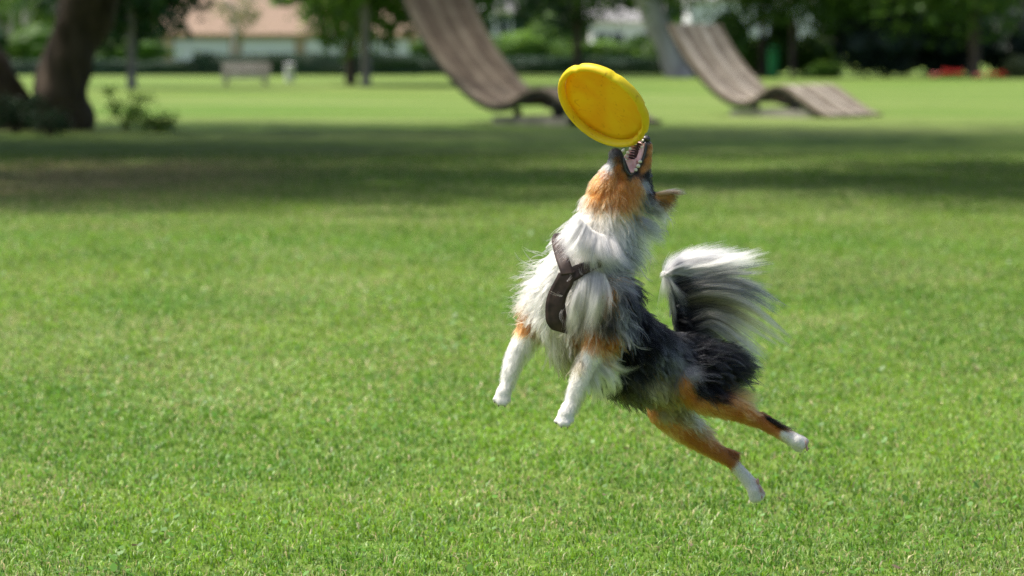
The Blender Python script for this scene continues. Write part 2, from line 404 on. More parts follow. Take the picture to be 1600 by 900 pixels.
far_tree(1068, 121, 46, 'thick pale leaning trunk behind the right wooden lounger', 1000, -190, 260, 190, 'leaf_mid', 'bark_pale', lean=-2.3, n=8000, h=4.6, nc=110)
far_tree(735, 120, 16, 'dark-crowned tree behind the back of the left lounger', 745, -95, 160, 140, 'leaf_dark', 'bark_dark', n=6000, nc=90)
far_tree(902, 119, 13, 'slim dark-trunked tree behind the yellow disc', 895, -75, 130, 125, 'leaf_dark', 'bark_dark', n=5000, nc=80)
far_tree(1191, 120, 12, 'slim dark-trunked tree above the right lounger', 1160, -100, 150, 132, 'leaf_mid', 'bark_dark', n=5200, nc=80)
far_tree(1238, 121, 10, 'thin dark-trunked tree right of the right lounger back', 1305, -85, 150, 140, 'leaf_mid', 'bark_dark', n=6000, nc=90)
far_tree(20, 104, 10, 'thin pale trunk at the far left, left one of two', -10, -65, 130, 105, 'leaf_mid', 'bark_pale', n=3500)
far_tree(43, 105, 17, 'thicker pale trunk at the far left, right one of two', 90, -65, 130, 105, 'leaf_mid', 'bark_pale', n=3500)
far_tree(1522, 122, 20, 'brown-trunked tree before the dark shrubs at the right edge', 1500, -85, 200, 145, 'leaf_mid', 'bark_dark', n=8000, nc=100)

def hedge(px0, px1, py, toppx, label, leafm, depth=1.4, n=5000, size=.09, seed=1, name='hedge', wav=.12, group=None):
    a = G(px0, py); c = G(px1, py); d_ = (a - CAM) @ FW; q_ = d_ / F; h = (py - toppx) * q_
    t = empty(name, (a + c) / 2, label, 'hedge', group)
    L = c[0] - a[0]; nx = max(8, int(L / .5)); V = []; Fq = []
    prof = [(-.5, 0), (-.5, .35), (-.48, .7), (-.38, .94), (0, 1), (.38, .94), (.48, .7), (.5, 0)]
    for i in range(nx + 1):
        x = a[0] + L * i / nx
        for (u, v) in prof:
            k = 1 + wav * mnoise.noise(Vector((x * .45 + seed, u * 2, v * 2))) * 2
            V.append((x, a[1] + depth / 2 + u * depth * .93 * k, v * h * .93 * k))
    m_ = len(prof)
    for i in range(nx):
        for j in range(m_ - 1): Fq.append((i * m_ + j, (i + 1) * m_ + j, (i + 1) * m_ + j + 1, i * m_ + j + 1))
    Fq += [tuple(range(m_)), tuple(nx * m_ + j for j in range(m_ - 1, -1, -1))]
    core = mesh_np('hedge_core', V, Fq, M[leafm], t)
    r_ = np.random.default_rng(seed); Va = np.array(V); i = r_.integers(0, nx, n); j = r_.integers(0, m_ - 1, n)
    u = r_.random((n, 1)); v = r_.random((n, 1))
    P = (Va[i * m_ + j] * (1 - u) + Va[(i + 1) * m_ + j] * u) * (1 - v) + (Va[i * m_ + j + 1] * (1 - u) + Va[(i + 1) * m_ + j + 1] * u) * v
    LV, LF = leaves(n, P, np.full((n, 3), .10), size, seed, shell=.1); LV[:, 2] = np.maximum(LV[:, 2], .01)
    mesh_np('foliage', LV, LF, M[leafm], t)
hedge(-60, 385, 118, 93, 'low dark clipped hedge in front of the garages, left of the bench', 'leaf_hedge', n=5000, seed=2)
hedge(300, 655, 118, 83, 'taller dark clipped hedge behind the bench and bin', 'leaf_hedge', n=5500, seed=3)
hedge(600, 1075, 117, 89, 'long dark clipped hedge behind the left wooden lounger', 'leaf_hedge', n=6000, seed=4)
hedge(640, 1090, 112, 66, 'loose sunlit hedge rising behind the long dark hedge', 'leaf_mid', 2.5, 6500, .16, 5, wav=.3)

def shrub(px, py, wpx, hpx, label, leafm, n=2600, size=.16, seed=0, dpx=None, group='shrubs along the far side of the lawn'):
    b_ = G(px, py); d_ = (b_ - CAM) @ FW; q_ = d_ / F
    t = empty('shrub', b_, label, 'shrub', group); rx = wpx / 2 * q_; rz = hpx * q_ / 2
    c = b_ + np.array((0, 0, rz * .95))
    C, Rr = crown_clumps(c, (rx * .85, rx * .6, rz * .85), 40, seed + 50, .36)
    # lumpy inner mass of twigs and leaves
    bm = bmesh.new(); bmesh.ops.create_icosphere(bm, subdivisions=4, radius=1); bm.verts.index_update()
    V = []
    for v in bm.verts:
        k = .80 + .28 * mnoise.noise(v.co * 2.2 + Vector((seed, 0, 0)))
        p = c + np.array((v.co.x * rx * k, v.co.y * rx * .7 * k, v.co.z * rz * k)); p[2] = max(p[2], .0); V.append(p)
    mesh_np('inner_mass', V, [[v.index for v in f.verts] for f in bm.faces], M[leafm], t); bm.free()
    LV, LF = leaves(n, C, Rr, size, seed + 9); LV[:, 2] = np.maximum(LV[:, 2], .01)
    mesh_np('foliage', LV, LF, M[leafm], t)
shrub(812, 111, 105, 68, 'bright yellow-green sunlit shrub above the long dark hedge', 'leaf_bright', seed=1)
shrub(950, 110, 120, 48, 'mid-green shrub right of the yellow disc behind the hedge', 'leaf_bright', seed=2)
shrub(690, 110, 100, 60, 'green shrub behind the upper back of the left lounger', 'leaf_mid', seed=3)
shrub(1140, 121, 72, 108, 'green shrub behind the back of the right lounger', 'leaf_mid', seed=4)
shrub(1222, 120, 52, 112, 'sunlit green shrub right of the small green bin', 'leaf_mid', seed=5)
shrub(1288, 123, 62, 26, 'low light-green shrub at the foot of the dark evergreens', 'leaf_mid', seed=6)
shrub(1375, 121, 150, 130, 'large near-black evergreen shrub, leftmost of the dark mass at right', 'leaf_yew', 4500, seed=7)
shrub(1432, 118, 120, 105, 'dark evergreen shrub filling the gap left of the brown trunk', 'leaf_yew', 3000, seed=19)
shrub(1480, 120, 170, 125, 'large near-black evergreen shrub, middle of the dark mass at right', 'leaf_yew', 4500, seed=8)
shrub(1600, 120, 170, 110, 'large near-black evergreen shrub at the right edge of the view', 'leaf_yew', 4500, seed=9)
shrub(1592, 122, 60, 36, 'brownish low shrub at the right edge below the evergreens', 'leaf_pale', 1200, seed=10)
shrub(1185, 119, 100, 62, 'green shrub filling the gap behind the small green bin', 'leaf_mid', seed=14)
shrub(1265, 119, 80, 66, 'sunlit green shrub left of the dark evergreens', 'leaf_mid', seed=15)
shrub(700, 108, 110, 95, 'tall dark green shrub behind the top of the left lounger', 'leaf_dark', seed=16)
shrub(868, 108, 100, 98, 'tall green shrub directly behind the yellow disc', 'leaf_mid', seed=17)
shrub(1040, 108, 70, 85, 'green shrub beside the thick pale leaning trunk', 'leaf_mid', seed=18)
shrub(195, 108, 170, 52, 'yellow-green shrub left of the garages behind the slim tree', 'leaf_mid', seed=11)
shrub(70, 108, 150, 75, 'green shrub behind the old tree at the far left', 'leaf_mid', seed=12)
shrub(-60, 108, 170, 90, 'green shrub at the far left edge', 'leaf_dark', seed=13)

# distant belt of trees closing the park
wi = 0; wj = -1
ORD = 'first second third fourth fifth sixth seventh eighth ninth tenth eleventh twelfth thirteenth fourteenth fifteenth sixteenth seventeenth'.split()
for px in range(-330, 1960, 135):
    wi += 1
    if 250 < px < 620: continue
    wj += 1
    b_ = U(px + random.uniform(-25, 25), 94, 250 + random.uniform(-15, 25)); b_[2] = 0
    hh = random.uniform(15, 21)
    tree('distant_tree', 'tall leafy tree in the distant belt behind the park, ' + ORD[wj] + ' from the left', [([b_, b_ + (0, 0, 3), b_ + (0, 0, 7)], [.4, .35, .3])],
         (b_ + (0, 0, hh * .52), (6.3, 5, hh * .5)), 90, 2600, .62, M['leaf_mid' if wi % 3 else 'leaf_dark'], M['bark_dark'], 'belt of distant trees', limbs=3, sides=8)

# ---------------------------------------------------------------- buildings
M['roof_tile'] = pmat('roof_tile', (0.27, 0.19, 0.135), (0.37, 0.27, 0.20), 3, 0.85, .3)
M['roof_grey'] = pmat('roof_grey', (0.20, 0.20, 0.20), (0.30, 0.30, 0.30), 3, 0.85, .3)
M['wall_tan'] = pmat('wall_tan', (0.44, 0.33, 0.22), (0.50, 0.38, 0.27), 1.5, 0.9)
M['wall_white'] = pmat('wall_white', (0.66, 0.67, 0.70), (0.74, 0.75, 0.77), 1.5, 0.85)
M['door_white'] = pmat('door_white', (0.70, 0.72, 0.75), (0.76, 0.77, 0.79), 2, 0.5)
M['glass'] = pmat('glass', (0.03, 0.04, 0.05), (0.05, 0.06, 0.07), 1, 0.1, spec=.6)
M['wood_door'] = pmat('wood_door', (0.12, 0.07, 0.04), (0.18, 0.1, 0.06), 3, .6)
def garage_house():
    dh = 190.0; q_ = dh / F
    X = lambda px: U(px, 90, dh)[0]
    y0 = U(400, 90, dh)[1]
    t = empty('garage_house', (X(445), y0, 0), 'long tan house with pinkish tiled roof and four white garage doors', 'house')
    xl, xr = X(255), X(660); H = 2.75; dep = 9
    m = MB(); m.box(((xl + xr) / 2, y0 + dep / 2 + .3, H / 2), (xr - xl, dep, H)); m.build('wall', M['wall_tan'], t)
    for i, (a, c) in enumerate(((271, 358), (378, 460), (477, 560), (575, 640))):
        xa, xc = X(a), X(c); hd = 2.12
        m = MB(); m.box(((xa + xc) / 2, y0 + .27, hd / 2), (xc - xa, .08, hd)); dr = m.build('garage_door', M['door_white'], t)
        for k in range(4):
            m = MB(); m.box(((xa + xc) / 2, y0 + .215, .28 + k * .52), (xc - xa - .12, .03, .46), bev=.008); m.build('door_panel', M['door_white'], dr)
    for a in (263, 368, 469, 568, 650):
        m = MB(); m.box((X(a), y0 + .12, 1.18), (.42, .24, 2.36), bev=.02); m.build('pillar', M['wall_tan'], t)
    m = MB(); m.box(((xl + xr) / 2, y0 + .1, 2.46), (xr - xl + .4, .3, .2)); m.build('lintel', M['wall_tan'], t)
    V = [(xl - .6, y0 - .5, H - .25), (xr + .6, y0 - .5, H - .25), (xr + .6, y0 + dep + .8, H - .25), (xl - .6, y0 + dep + .8, H - .25),
         (xl + 1.5, y0 + dep / 2, H + 4.2), (xr - 1.5, y0 + dep / 2, H + 4.2)]
    rf = mesh_np('roof', V, [(0, 1, 5, 4), (1, 2, 5), (2, 3, 4, 5), (3, 0, 4), (3, 2, 1, 0)], M['roof_tile'], t)
    # tile courses on the slope that faces the park
    ez = np.array((0, dep / 2 + .5, 4.45)); sl_ = np.linalg.norm(ez); ez = ez / sl_; nn = np.array((0, -ez[2], ez[1]))
    nrow = 14
    for k in range(nrow):
        u = (k + .5) / nrow; w_ = (xr - xl + 1.2) - u * 4.2
        c = np.array(((xl + xr) / 2, y0 - .5, H - .25)) + ez * sl_ * u + nn * .035
        m = MB(); m.box(c, (w_, sl_ / nrow * .97, .05), ax=((1, 0, 0), ez * 1.0 + nn * .02, nn)); m.build('tile_course', M['roof_tile'], rf)
garage_house()
def white_house(px0, px1, dh, H, label, wins, roof='roof_grey'):
    X = lambda px: U(px, 90, dh)[0]
    y0 = U(900, 90, dh)[1]; xl, xr = X(px0), X(px1); dep = 8
    t = empty('white_house', ((xl + xr) / 2, y0, 0), label, 'house')
    m = MB(); m.box(((xl + xr) / 2, y0 + dep / 2, H / 2), (xr - xl, dep, H)); m.build('wall', M['wall_white'], t)
    for (u, z) in wins:
        x = xl + (xr - xl) * u
        m = MB(); m.box((x, y0 - .02, z), (1.25, .1, 1.45), bev=.01); wn = m.build('window', M['wall_white'], t)
        for k in (-1, 1):
            m = MB(); m.box((x + k * .28, y0 - .085, z), (.5, .03, 1.2)); m.build('pane', M['glass'], wn)
    m = MB(); m.box((xl + (xr - xl) * .5, y0 - .03, 1.05), (1.0, .08, 2.1), bev=.01); m.build('door', M['wood_door'], t)
    V = [(xl - .5, y0 - .5, H), (xr + .5, y0 - .5, H), (xr + .5, y0 + dep + .5, H), (xl - .5, y0 + dep + .5, H), (xl - .5, y0 + dep / 2, H + 2.8), (xr + .5, y0 + dep / 2, H + 2.8)]
    mesh_np('roof', V, [(0, 1, 5, 4), (1, 2, 5), (2, 3, 4, 5), (3, 0, 4), (3, 2, 1, 0)], M[roof], t)
white_house(925, 1030, 215, 3.7, 'low white house glimpsed through the trees right of the yellow disc', ((.15, 2.2), (.38, 2.2), (.75, 2.2)))
white_house(748, 800, 212, 4.6, 'small white house glimpsed above the bright shrub right of the left lounger', ((.25, 3.3), (.75, 3.3)))
white_house(1078, 1275, 205, 5.4, 'white house glimpsed through the trees behind the right lounger', ((.3, 4.0), (.62, 4.0), (.2, 1.5), (.8, 1.5)))

# ---------------------------------------------------------------- park furniture
def woodmat(name, c1, c2, c3):
    m = pmat(name, c1, c2, 3.0, .75, .25, 8, (1.2, 1.2, 1.2), c3, dist=.004)
    return m
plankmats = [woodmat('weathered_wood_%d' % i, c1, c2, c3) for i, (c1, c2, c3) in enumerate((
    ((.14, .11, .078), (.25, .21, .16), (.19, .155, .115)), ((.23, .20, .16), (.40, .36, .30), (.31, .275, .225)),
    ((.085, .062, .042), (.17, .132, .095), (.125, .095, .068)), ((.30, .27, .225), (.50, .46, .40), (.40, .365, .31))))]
M['steel'] = pmat('dark_steel', (.03, .03, .03), (.06, .055, .05), 6, .5)
M['concrete'] = pmat('concrete', (.24, .23, .21), (.36, .34, .31), 4, .9, .3)
def lounger(px, py, prof, wid, ang, label, npl=9, kscale=1.0, shade_tone=0):
    """prof: side profile in photo pixels about the plinth point (px,py); ang: width direction turned away from the picture plane"""
    o_ = G(px, py); d_ = (o_ - CAM) @ FW; q_ = d_ / F
    Ld = np.array((math.cos(ang), -math.sin(ang), 0)); Wd = np.array((math.sin(ang), math.cos(ang), 0))
    t = empty('wooden_lounger', o_, label, 'lounger', 'curved wooden park loungers')
    P = []
    for (x, y) in prof: P.append(((x - px) * q_ / math.cos(ang), (py - y) * q_))
    # smooth resample
    P = np.array(P); pts = []
    for i in range(len(P) - 1):
        p0, p1, p2, p3 = P[max(i - 1, 0)], P[i], P[i + 1], P[min(i + 2, len(P) - 1)]
        for k in range(4):
            u = k / 4; pts.append(.5 * (2 * p1 + (p2 - p0) * u + (2 * p0 - 5 * p1 + 4 * p2 - p3) * u * u + (3 * p1 - p0 - 3 * p2 + p3) * u ** 3))
    pts.append(P[-1]); pts = np.array(pts); n = len(pts)
    tg = np.gradient(pts, axis=0); tg /= np.linalg.norm(tg, axis=1)[:, None]; nr = np.stack([-tg[:, 1], tg[:, 0]], -1)
    th = .045; pw = wid / npl
    for j in range(npl):
        w0 = j * pw + .006; w1 = (j + 1) * pw - .006; dz = random.uniform(-.003, .003); V = []; Fq = []
        for i in range(n):
            for (ww, hh) in ((w0, 0), (w0 + .006, th / 2 + dz), (w1 - .006, th / 2 + dz), (w1, 0), (w1, -th / 2), (w0, -th / 2)):
                q2 = pts[i] + nr[i] * hh
                V.append(o_ + Ld * q2[0] + Wd * ww + np.array((0, 0, q2[1])))
        for i in range(n - 1):
            for k in range(6): Fq.append((i * 6 + k, i * 6 + (k + 1) % 6, (i + 1) * 6 + (k + 1) % 6, (i + 1) * 6 + k))
        Fq += [tuple(range(6)), tuple((n - 1) * 6 + k for k in range(5, -1, -1))]
        mesh_np('plank', V, Fq, plankmats[(0, 2, 2, 0, 2)[j % 5] if shade_tone else (j * 7) % 4], t)
    # curved side rails below the planks
    for ww in (.04, wid - .1):
        V = []; Fq = []
        for i in range(n):
            for (a, hh) in ((0, -th / 2 - .002), (.06, -th / 2 - .002), (.06, -th / 2 - .09), (0, -th / 2 - .09)):
                q2 = pts[i] + nr[i] * hh; V.append(o_ + Ld * q2[0] + Wd * (ww + a) + np.array((0, 0, max(q2[1], .02))))
        for i in range(n - 1):
            for k in range(4): Fq.append((i * 4 + k, i * 4 + (k + 1) % 4, (i + 1) * 4 + (k + 1) % 4, (i + 1) * 4 + k))
        Fq += [(0, 1, 2, 3), tuple((n - 1) * 4 + k for k in (3, 2, 1, 0))]
        mesh_np('side_rail', V, Fq, M['steel'], t)
    ax = (Ld, Wd, (0, 0, 1))
    def zat(s): return float(np.interp(s, pts[:, 0], pts[:, 1])) if np.all(np.diff(pts[:, 0]) > 0) else float(pts[np.argmin(abs(pts[:, 0] - s)), 1])
    for s in (-30, 30):
        sx = s * q_ / math.cos(ang); zz = zat(sx) - .08
        for ww in (.25, wid - .25):
            m = MB(); m.box(o_ + Ld * sx + Wd * ww + np.array((0, 0, zz / 2 + .03)), (.1, .1, zz - .06), ax, .008); m.build('post', M['steel'], t)
    m = MB(); m.box(o_ + Wd * wid / 2 + np.array((0, 0, .06)), (118 * q_ / math.cos(ang), wid * .9, .14), ax, .01); m.build('base_slab', M['concrete'], t)
right_prof = [(1052, 37), (1064, 62), (1080, 90), (1100, 117), (1122, 141), (1142, 155), (1160, 160), (1176, 157), (1192, 144), (1206, 135), (1220, 136), (1236, 147), (1256, 163), (1272, 174), (1287, 179)]
lounger(1200, 183, right_prof, 1.55, R(45), 'pale weathered wooden wave lounger standing right of the dog')
left_prof = [(622, -15), (640, 25), (660, 62), (688, 102), (718, 136), (745, 156), (768, 165), (790, 163), (812, 150), (832, 140), (850, 141), (870, 153), (893, 171), (912, 184), (930, 191)]
lounger(822, 196, left_prof, 1.55, R(45), 'brown wooden wave lounger partly hidden by the yellow disc', shade_tone=2)  # darker planks carry the tree shade in their wood colour

M['bench_wood'] = woodmat('bench_wood', (.36, .33, .30), (.55, .52, .48), (.46, .43, .40))
def bench():
    o_ = G(383, 134); d_ = (o_ - CAM) @ FW; q_ = d_ / F; W = 76 * q_
    t = empty('park_bench', o_, 'grey wooden slatted park bench in front of the clipped hedge', 'bench')
    wm = M['bench_wood']
    for k in range(3):
        m = MB(); m.box(o_ + (0, .05 + k * .15, .44), (W, .13, .045), bev=.008); m.build('seat_slat', wm, t)
    for k in range(3):
        m = MB(); m.box(o_ + (0, .50 + k * .02, .56 + k * .105), (W, .035, .09), bev=.008); m.build('back_slat', wm, t)
    m = MB(); m.box(o_ + (0, .0, .33), (W * .98, .04, .16), bev=.008); m.build('apron', wm, t)
    for s in (-1, 1):
        m = MB(); m.box(o_ + (s * W * .40, .05, .125), (.12, .09, .25), bev=.01); m.build('leg', M['concrete'], t)
        m = MB(); m.box(o_ + (s * W * .40, .44, .2), (.12, .09, .4), bev=.01); m.build('leg', M['concrete'], t)
        m = MB(); m.box(o_ + (s * W * .40, .575, .55), (.06, .04, .62), bev=.01); m.build('back_post', M['steel'], t)
bench()
M['bin_grey'] = pmat('bin_grey', (.5, .51, .52), (.6, .61, .62), 4, .45)
M['bin_green'] = pmat('bin_green', (.008, .12, .03), (.012, .16, .04), 4, .5)
def bin_(px, py, wpx, hpx, mat, label, name='litter_bin'):
    o_ = G(px, py); d_ = (o_ - CAM) @ FW; q_ = d_ / F; r = wpx / 2 * q_; h = hpx * q_
    t = empty(name, o_, label, 'bin')
    m = MB(); m.tube([o_ + (0, 0, .03), o_ + (0, 0, .08), o_ + (0, 0, h * .8)], [r * .72, r * .8, r * .95], 18); m.build('bin_body', mat, t, False)
    m = MB(); m.tube([o_ + (0, 0, h * .8), o_ + (0, 0, h * .84)], [r * 1.02, r * 1.02], 18); m.build('rim', mat, t)
    m = MB(); m.tube([o_ + (0, 0, h * .93), o_ + (0, 0, h * .97), o_ + (0, 0, h)], [r * 1.02, r * .8, r * .2], 18); m.build('hood', mat, t)
    for s in (-1, 1):
        m = MB(); m.box(o_ + (s * r * .85, 0, h * .88), (.03, .05, h * .12)); m.build('hood_bracket', M['steel'], t)
bin_(453, 130, 17, 31, M['bin_grey'], 'pale grey litter bin standing right of the bench')
bin_(1208, 122, 20, 50, M['bin_green'], 'bright green bin half hidden behind the right lounger')
# red flowers at the far right
M['petal_red'] = leafmat('petal_red', (.45, .02, .015), (.6, .06, .03), .3)
M['petal_pink'] = leafmat('petal_pink', (.5, .12, .10), (.6, .25, .2), .3)
for i, (px, hp, kind, where) in enumerate(((1462, 9, 1, 'leftmost clump in the bed'), (1479, 15, 0, 'tallest clump in the bed'), (1497, 13, 0, 'clump just right of the tallest'), (1530, 9, 1, 'first right of the gap'), (1550, 10, 0, 'second from the right end'), (1566, 10, 0, 'rightmost clump in the bed'))):
    b_ = G(px, 124); q_ = ((b_ - CAM) @ FW) / F; h = hp * q_
    t = empty('flower_clump', b_, ('red' if not kind else 'pinkish') + ' flowers at the far right below the evergreens, ' + where, 'flowers', 'flower clumps below the evergreens')
    cs = [b_ + np.array((random.uniform(-7, 7) * q_, random.uniform(-.2, .2), h * random.uniform(.55, 1))) for k in range(14)]
    m = MB()
    for c in cs: m.tube([(c[0] * .5 + b_[0] * .5, c[1], 0), c], [.006, .004], 4)
    m.build('stem', M['leaf_mid'], t)
    V, Fq = leaves(160, [c * (1, 1, .5) for c in cs], np.full((14, 3), .1), .05, 70 + i); mesh_np('foliage', V, Fq, M['leaf_mid'], t)
    V, Fq = leaves(220, cs, np.full((14, 3), .07), .045, 90 + i); mesh_np('petals', V, Fq, M['petal_pink' if kind else 'petal_red'], t)

# ---------------------------------------------------------------- the dog
# Everything here is given in dog units: photo pixel x, pixel y and depth towards the camera, 720 units to the metre.
def build_dog():
    ground_pt = A3((1000, 640, 0)); ground_pt[2] = 0
    dog = empty('dog', ground_pt, 'long-haired tricolour dog leaping with open mouth below the yellow disc', 'dog')
    k = 1 / SD
    m = MB()
    def seg(a, b, ra, rb, axes=None):
        a = np.array(a, float); b = np.array(b, float); L = np.linalg.norm(b - a); n = max(2, int(L / (0.28 * min(ra, rb))) + 1)
        for i in range(n + 1):
            u = i / n; r = ra + (rb - ra) * u; c = A3(a + (b - a) * u)
            if axes is None: ax = np.eye(3) * r * k
            else: ax = np.array([axes[j] * r * k * axes[3][j] for j in range(3)])
            m.ball(c, ax, 2)
    def chain(pts, axes=None):
        for p, q in zip(pts[:-1], pts[1:]): seg(p[:3], q[:3], p[3], q[3], axes)
    # trunk
    chain([(900, 432, 46, 48), (914, 462, 42, 55), (940, 495, 28, 56), (985, 535, 5, 51), (1035, 562, -25, 43), (1085, 568, -55, 42), (1118, 572, -70, 36)])
    chain([(880, 455, 45, 40), (875, 500, 50, 34), (895, 530, 40, 36), (950, 565, 15, 40), (1000, 588, -10, 36), (1040, 605, -35, 32)])   # brisket and belly
    # neck
    chain([(907, 425, 43, 48), (933, 372, 34, 42), (950, 335, 26, 38), (966, 308, 16, 35)])
    # head frame: n nose, v towards the chin, l sideways
    n_ = np.array((.19, -.97, .12)); n_ /= np.linalg.norm(n_)
    v_ = np.array((-.72, -.1, .68)); v_ -= n_ * (v_ @ n_); v_ /= np.linalg.norm(v_); l_ = np.cross(n_, v_)
    wn, wv, wl = [img_dir(x) for x in (n_, v_, l_)]
    def hax(sl_, sn, sv): return (wl, wn, wv, (sl_, sn, sv))
    chain([(986, 299, -4, 33), (978, 296, 12, 30)])
    chain([(962, 303, 24, 31), (943, 322, 32, 32)])
    seg((996, 280, -4), (1005, 231, -5), 23, 18, hax(1, .9, .72))       # upper muzzle
    seg((974, 292, 24), (962, 243, 42), 22, 14, hax(1, .9, .7)); seg((958, 262, 34), (944, 298, 34), 13, 25)       # lower jaw
    seg((1000, 284, -16), (1004, 262, -18), 18, 13)                       # stop and brow
    seg((986, 290, 10), (984, 283, 12), 17, 13)                           # mouth corner
    # ear near side, blown back
    eax = (img_dir(np.array((1., -.05, -.1))), img_dir(np.array((.1, 1., .2))), img_dir(np.array((0., -.2, 1.))), (1.1, 1.0, .35))
    chain([(1008, 314, 0, 17), (1024, 313, -2, 15), (1037, 309, -4, 8), (1044, 306, -5, 3)], eax)
    chain([(985, 318, -40, 14), (1002, 325, -55, 11), (1016, 330, -62, 5)], eax)
    # fore legs: dog's left (nearer, right in the picture) and right
    chain([(950, 470, 62, 42), (945, 512, 76, 33), (934, 542, 84, 24), (915, 575, 92, 16), (901, 608, 99, 13.5), (894, 630, 101, 11)])
    chain([(894, 630, 101, 11), (884, 648, 108, 13)])
    for dx, dy, dz in ((-12, 7, 4), (-5, 12, 11), (4, 12, 11), (11, 7, 3)): seg((884 + dx * .5, 650 + dy * .3, 106 + dz * .6), (882 + dx, 651 + dy, 108 + dz), 6.5, 5.2)
    chain([(868, 478, 15, 40), (842, 500, 5, 29), (826, 522, 5, 21), (806, 556, 12, 15.5), (797, 582, 18, 13), (793, 602, 20, 10.5)])
    chain([(793, 602, 20, 10.5), (786, 615, 24, 12.5)])
    for dx, dy, dz in ((-11, 5, 4), (-5, 11, 9), (4, 12, 9), (10, 7, 3)): seg((786 + dx * .5, 617 + dy * .3, 24 + dz * .6), (785 + dx, 619 + dy, 25 + dz), 6.2, 5)
    # hind legs: dog's left (upper in the picture) and right
    chain([(1100, 575, -35, 42), (1085, 600, -8, 32), (1100, 622, 0, 24), (1150, 641, -14, 16.5), (1188, 659, -25, 10.5), (1212, 673, -30, 9.5), (1240, 687, -34, 12)]); seg((1186, 652, -26), (1200, 656, -28), 9, 7)
    for dx, dy, dz in ((10, 14, 3), (14, 10, 6), (18, 7, 2), (20, 3, -3)): seg((1240 + dx * .3, 687 + dy * .3, -34 + dz), (1238 + dx, 687 + dy, -34 + dz), 10.5, 7)
    chain([(1060, 590, -75, 38), (1040, 640, -72, 29), (1068, 668, -78, 23), (1110, 700, -88, 15), (1140, 719, -94, 10.5), (1158, 738, -97, 10), (1176, 760, -99, 11.5)]); seg((1134, 708, -94), (1150, 712, -96), 9, 7)
    for dx, dy, dz in ((3, 20, 3), (9, 20, 6), (14, 17, 2), (16, 12, -3)): seg((1176 + dx * .3, 760 + dy * .3, -99 + dz), (1174 + dx, 760 + dy, -99 + dz), 10, 6.5)
    # tail
    chain([(1100, 555, -75, 22), (1078, 530, -80, 17), (1064, 498, -80, 13), (1056, 462, -78, 11), (1046, 438, -75, 8), (1038, 428, -73, 6)])
    tmp = m.build('tmp_body', M['steel'])
    md = tmp.modifiers.new('r', 'REMESH'); md.mode = 'VOXEL'; md.voxel_size = 0.0042
    ms = tmp.modifiers.new('s', 'SMOOTH'); ms.iterations = 4; ms.factor = .5
    dg = bpy.context.evaluated_depsgraph_get(); ev = tmp.evaluated_get(dg); me0 = ev.to_mesh()
    nv = len(me0.vertices); V = np.empty(nv * 3); me0.vertices.foreach_get('co', V); V = V.reshape(-1, 3)
    polys = [tuple(p.vertices) for p in me0.polygons]
    me0.calc_loop_triangles(); T = np.empty(len(me0.loop_triangles) * 3, np.int32); me0.loop_triangles.foreach_get('vertices', T); T = T.reshape(-1, 3)
    NV = np.empty(nv * 3); me0.vertices.foreach_get('normal', NV); NV = NV.reshape(-1, 3)
    ev.to_mesh_clear(); bpy.data.objects.remove(tmp)
    bvh = BVHTree.FromPolygons([tuple(v) for v in V], polys)
    def surf(px, py, off=0.0):
        o = Vector(CAM); d = Vector(U(px, py, DD) - CAM).normalized()
        h = bvh.ray_cast(o, d)
        if h[0] is None:
            best = None
            for s in range(-60, 61, 4):
                p = Vector(U(px, py, DD - s * k)); nr = bvh.find_nearest(p)
                if best is None or nr[3] < best[1]: best = (nr[0], nr[3])
            p = best[0]
        else: p = h[0]
        return np.array(p) - np.array(d) * off * k

    # ---- colours (albedo) and the coat map: pixel on the visible side, root colour, tip colour, length, flow, lift
    W = (.80, .78, .715); WC = (.70, .64, .50); CR = (.48, .42, .31); GY = (.13, .14, .155); LG = (.36, .37, .375); DG = (.022, .0235, .027); BK = (.004, .004, .0055)
    TN = (.48, .175, .036); TD = (.30, .095, .022); TL = (.60, .31, .12); OL = (.17, .15, .095); BR = (.07, .035, .02); PK = (.42, .16, .13); MO = (.10, .025, .025); LP = (.02, .018, .018)
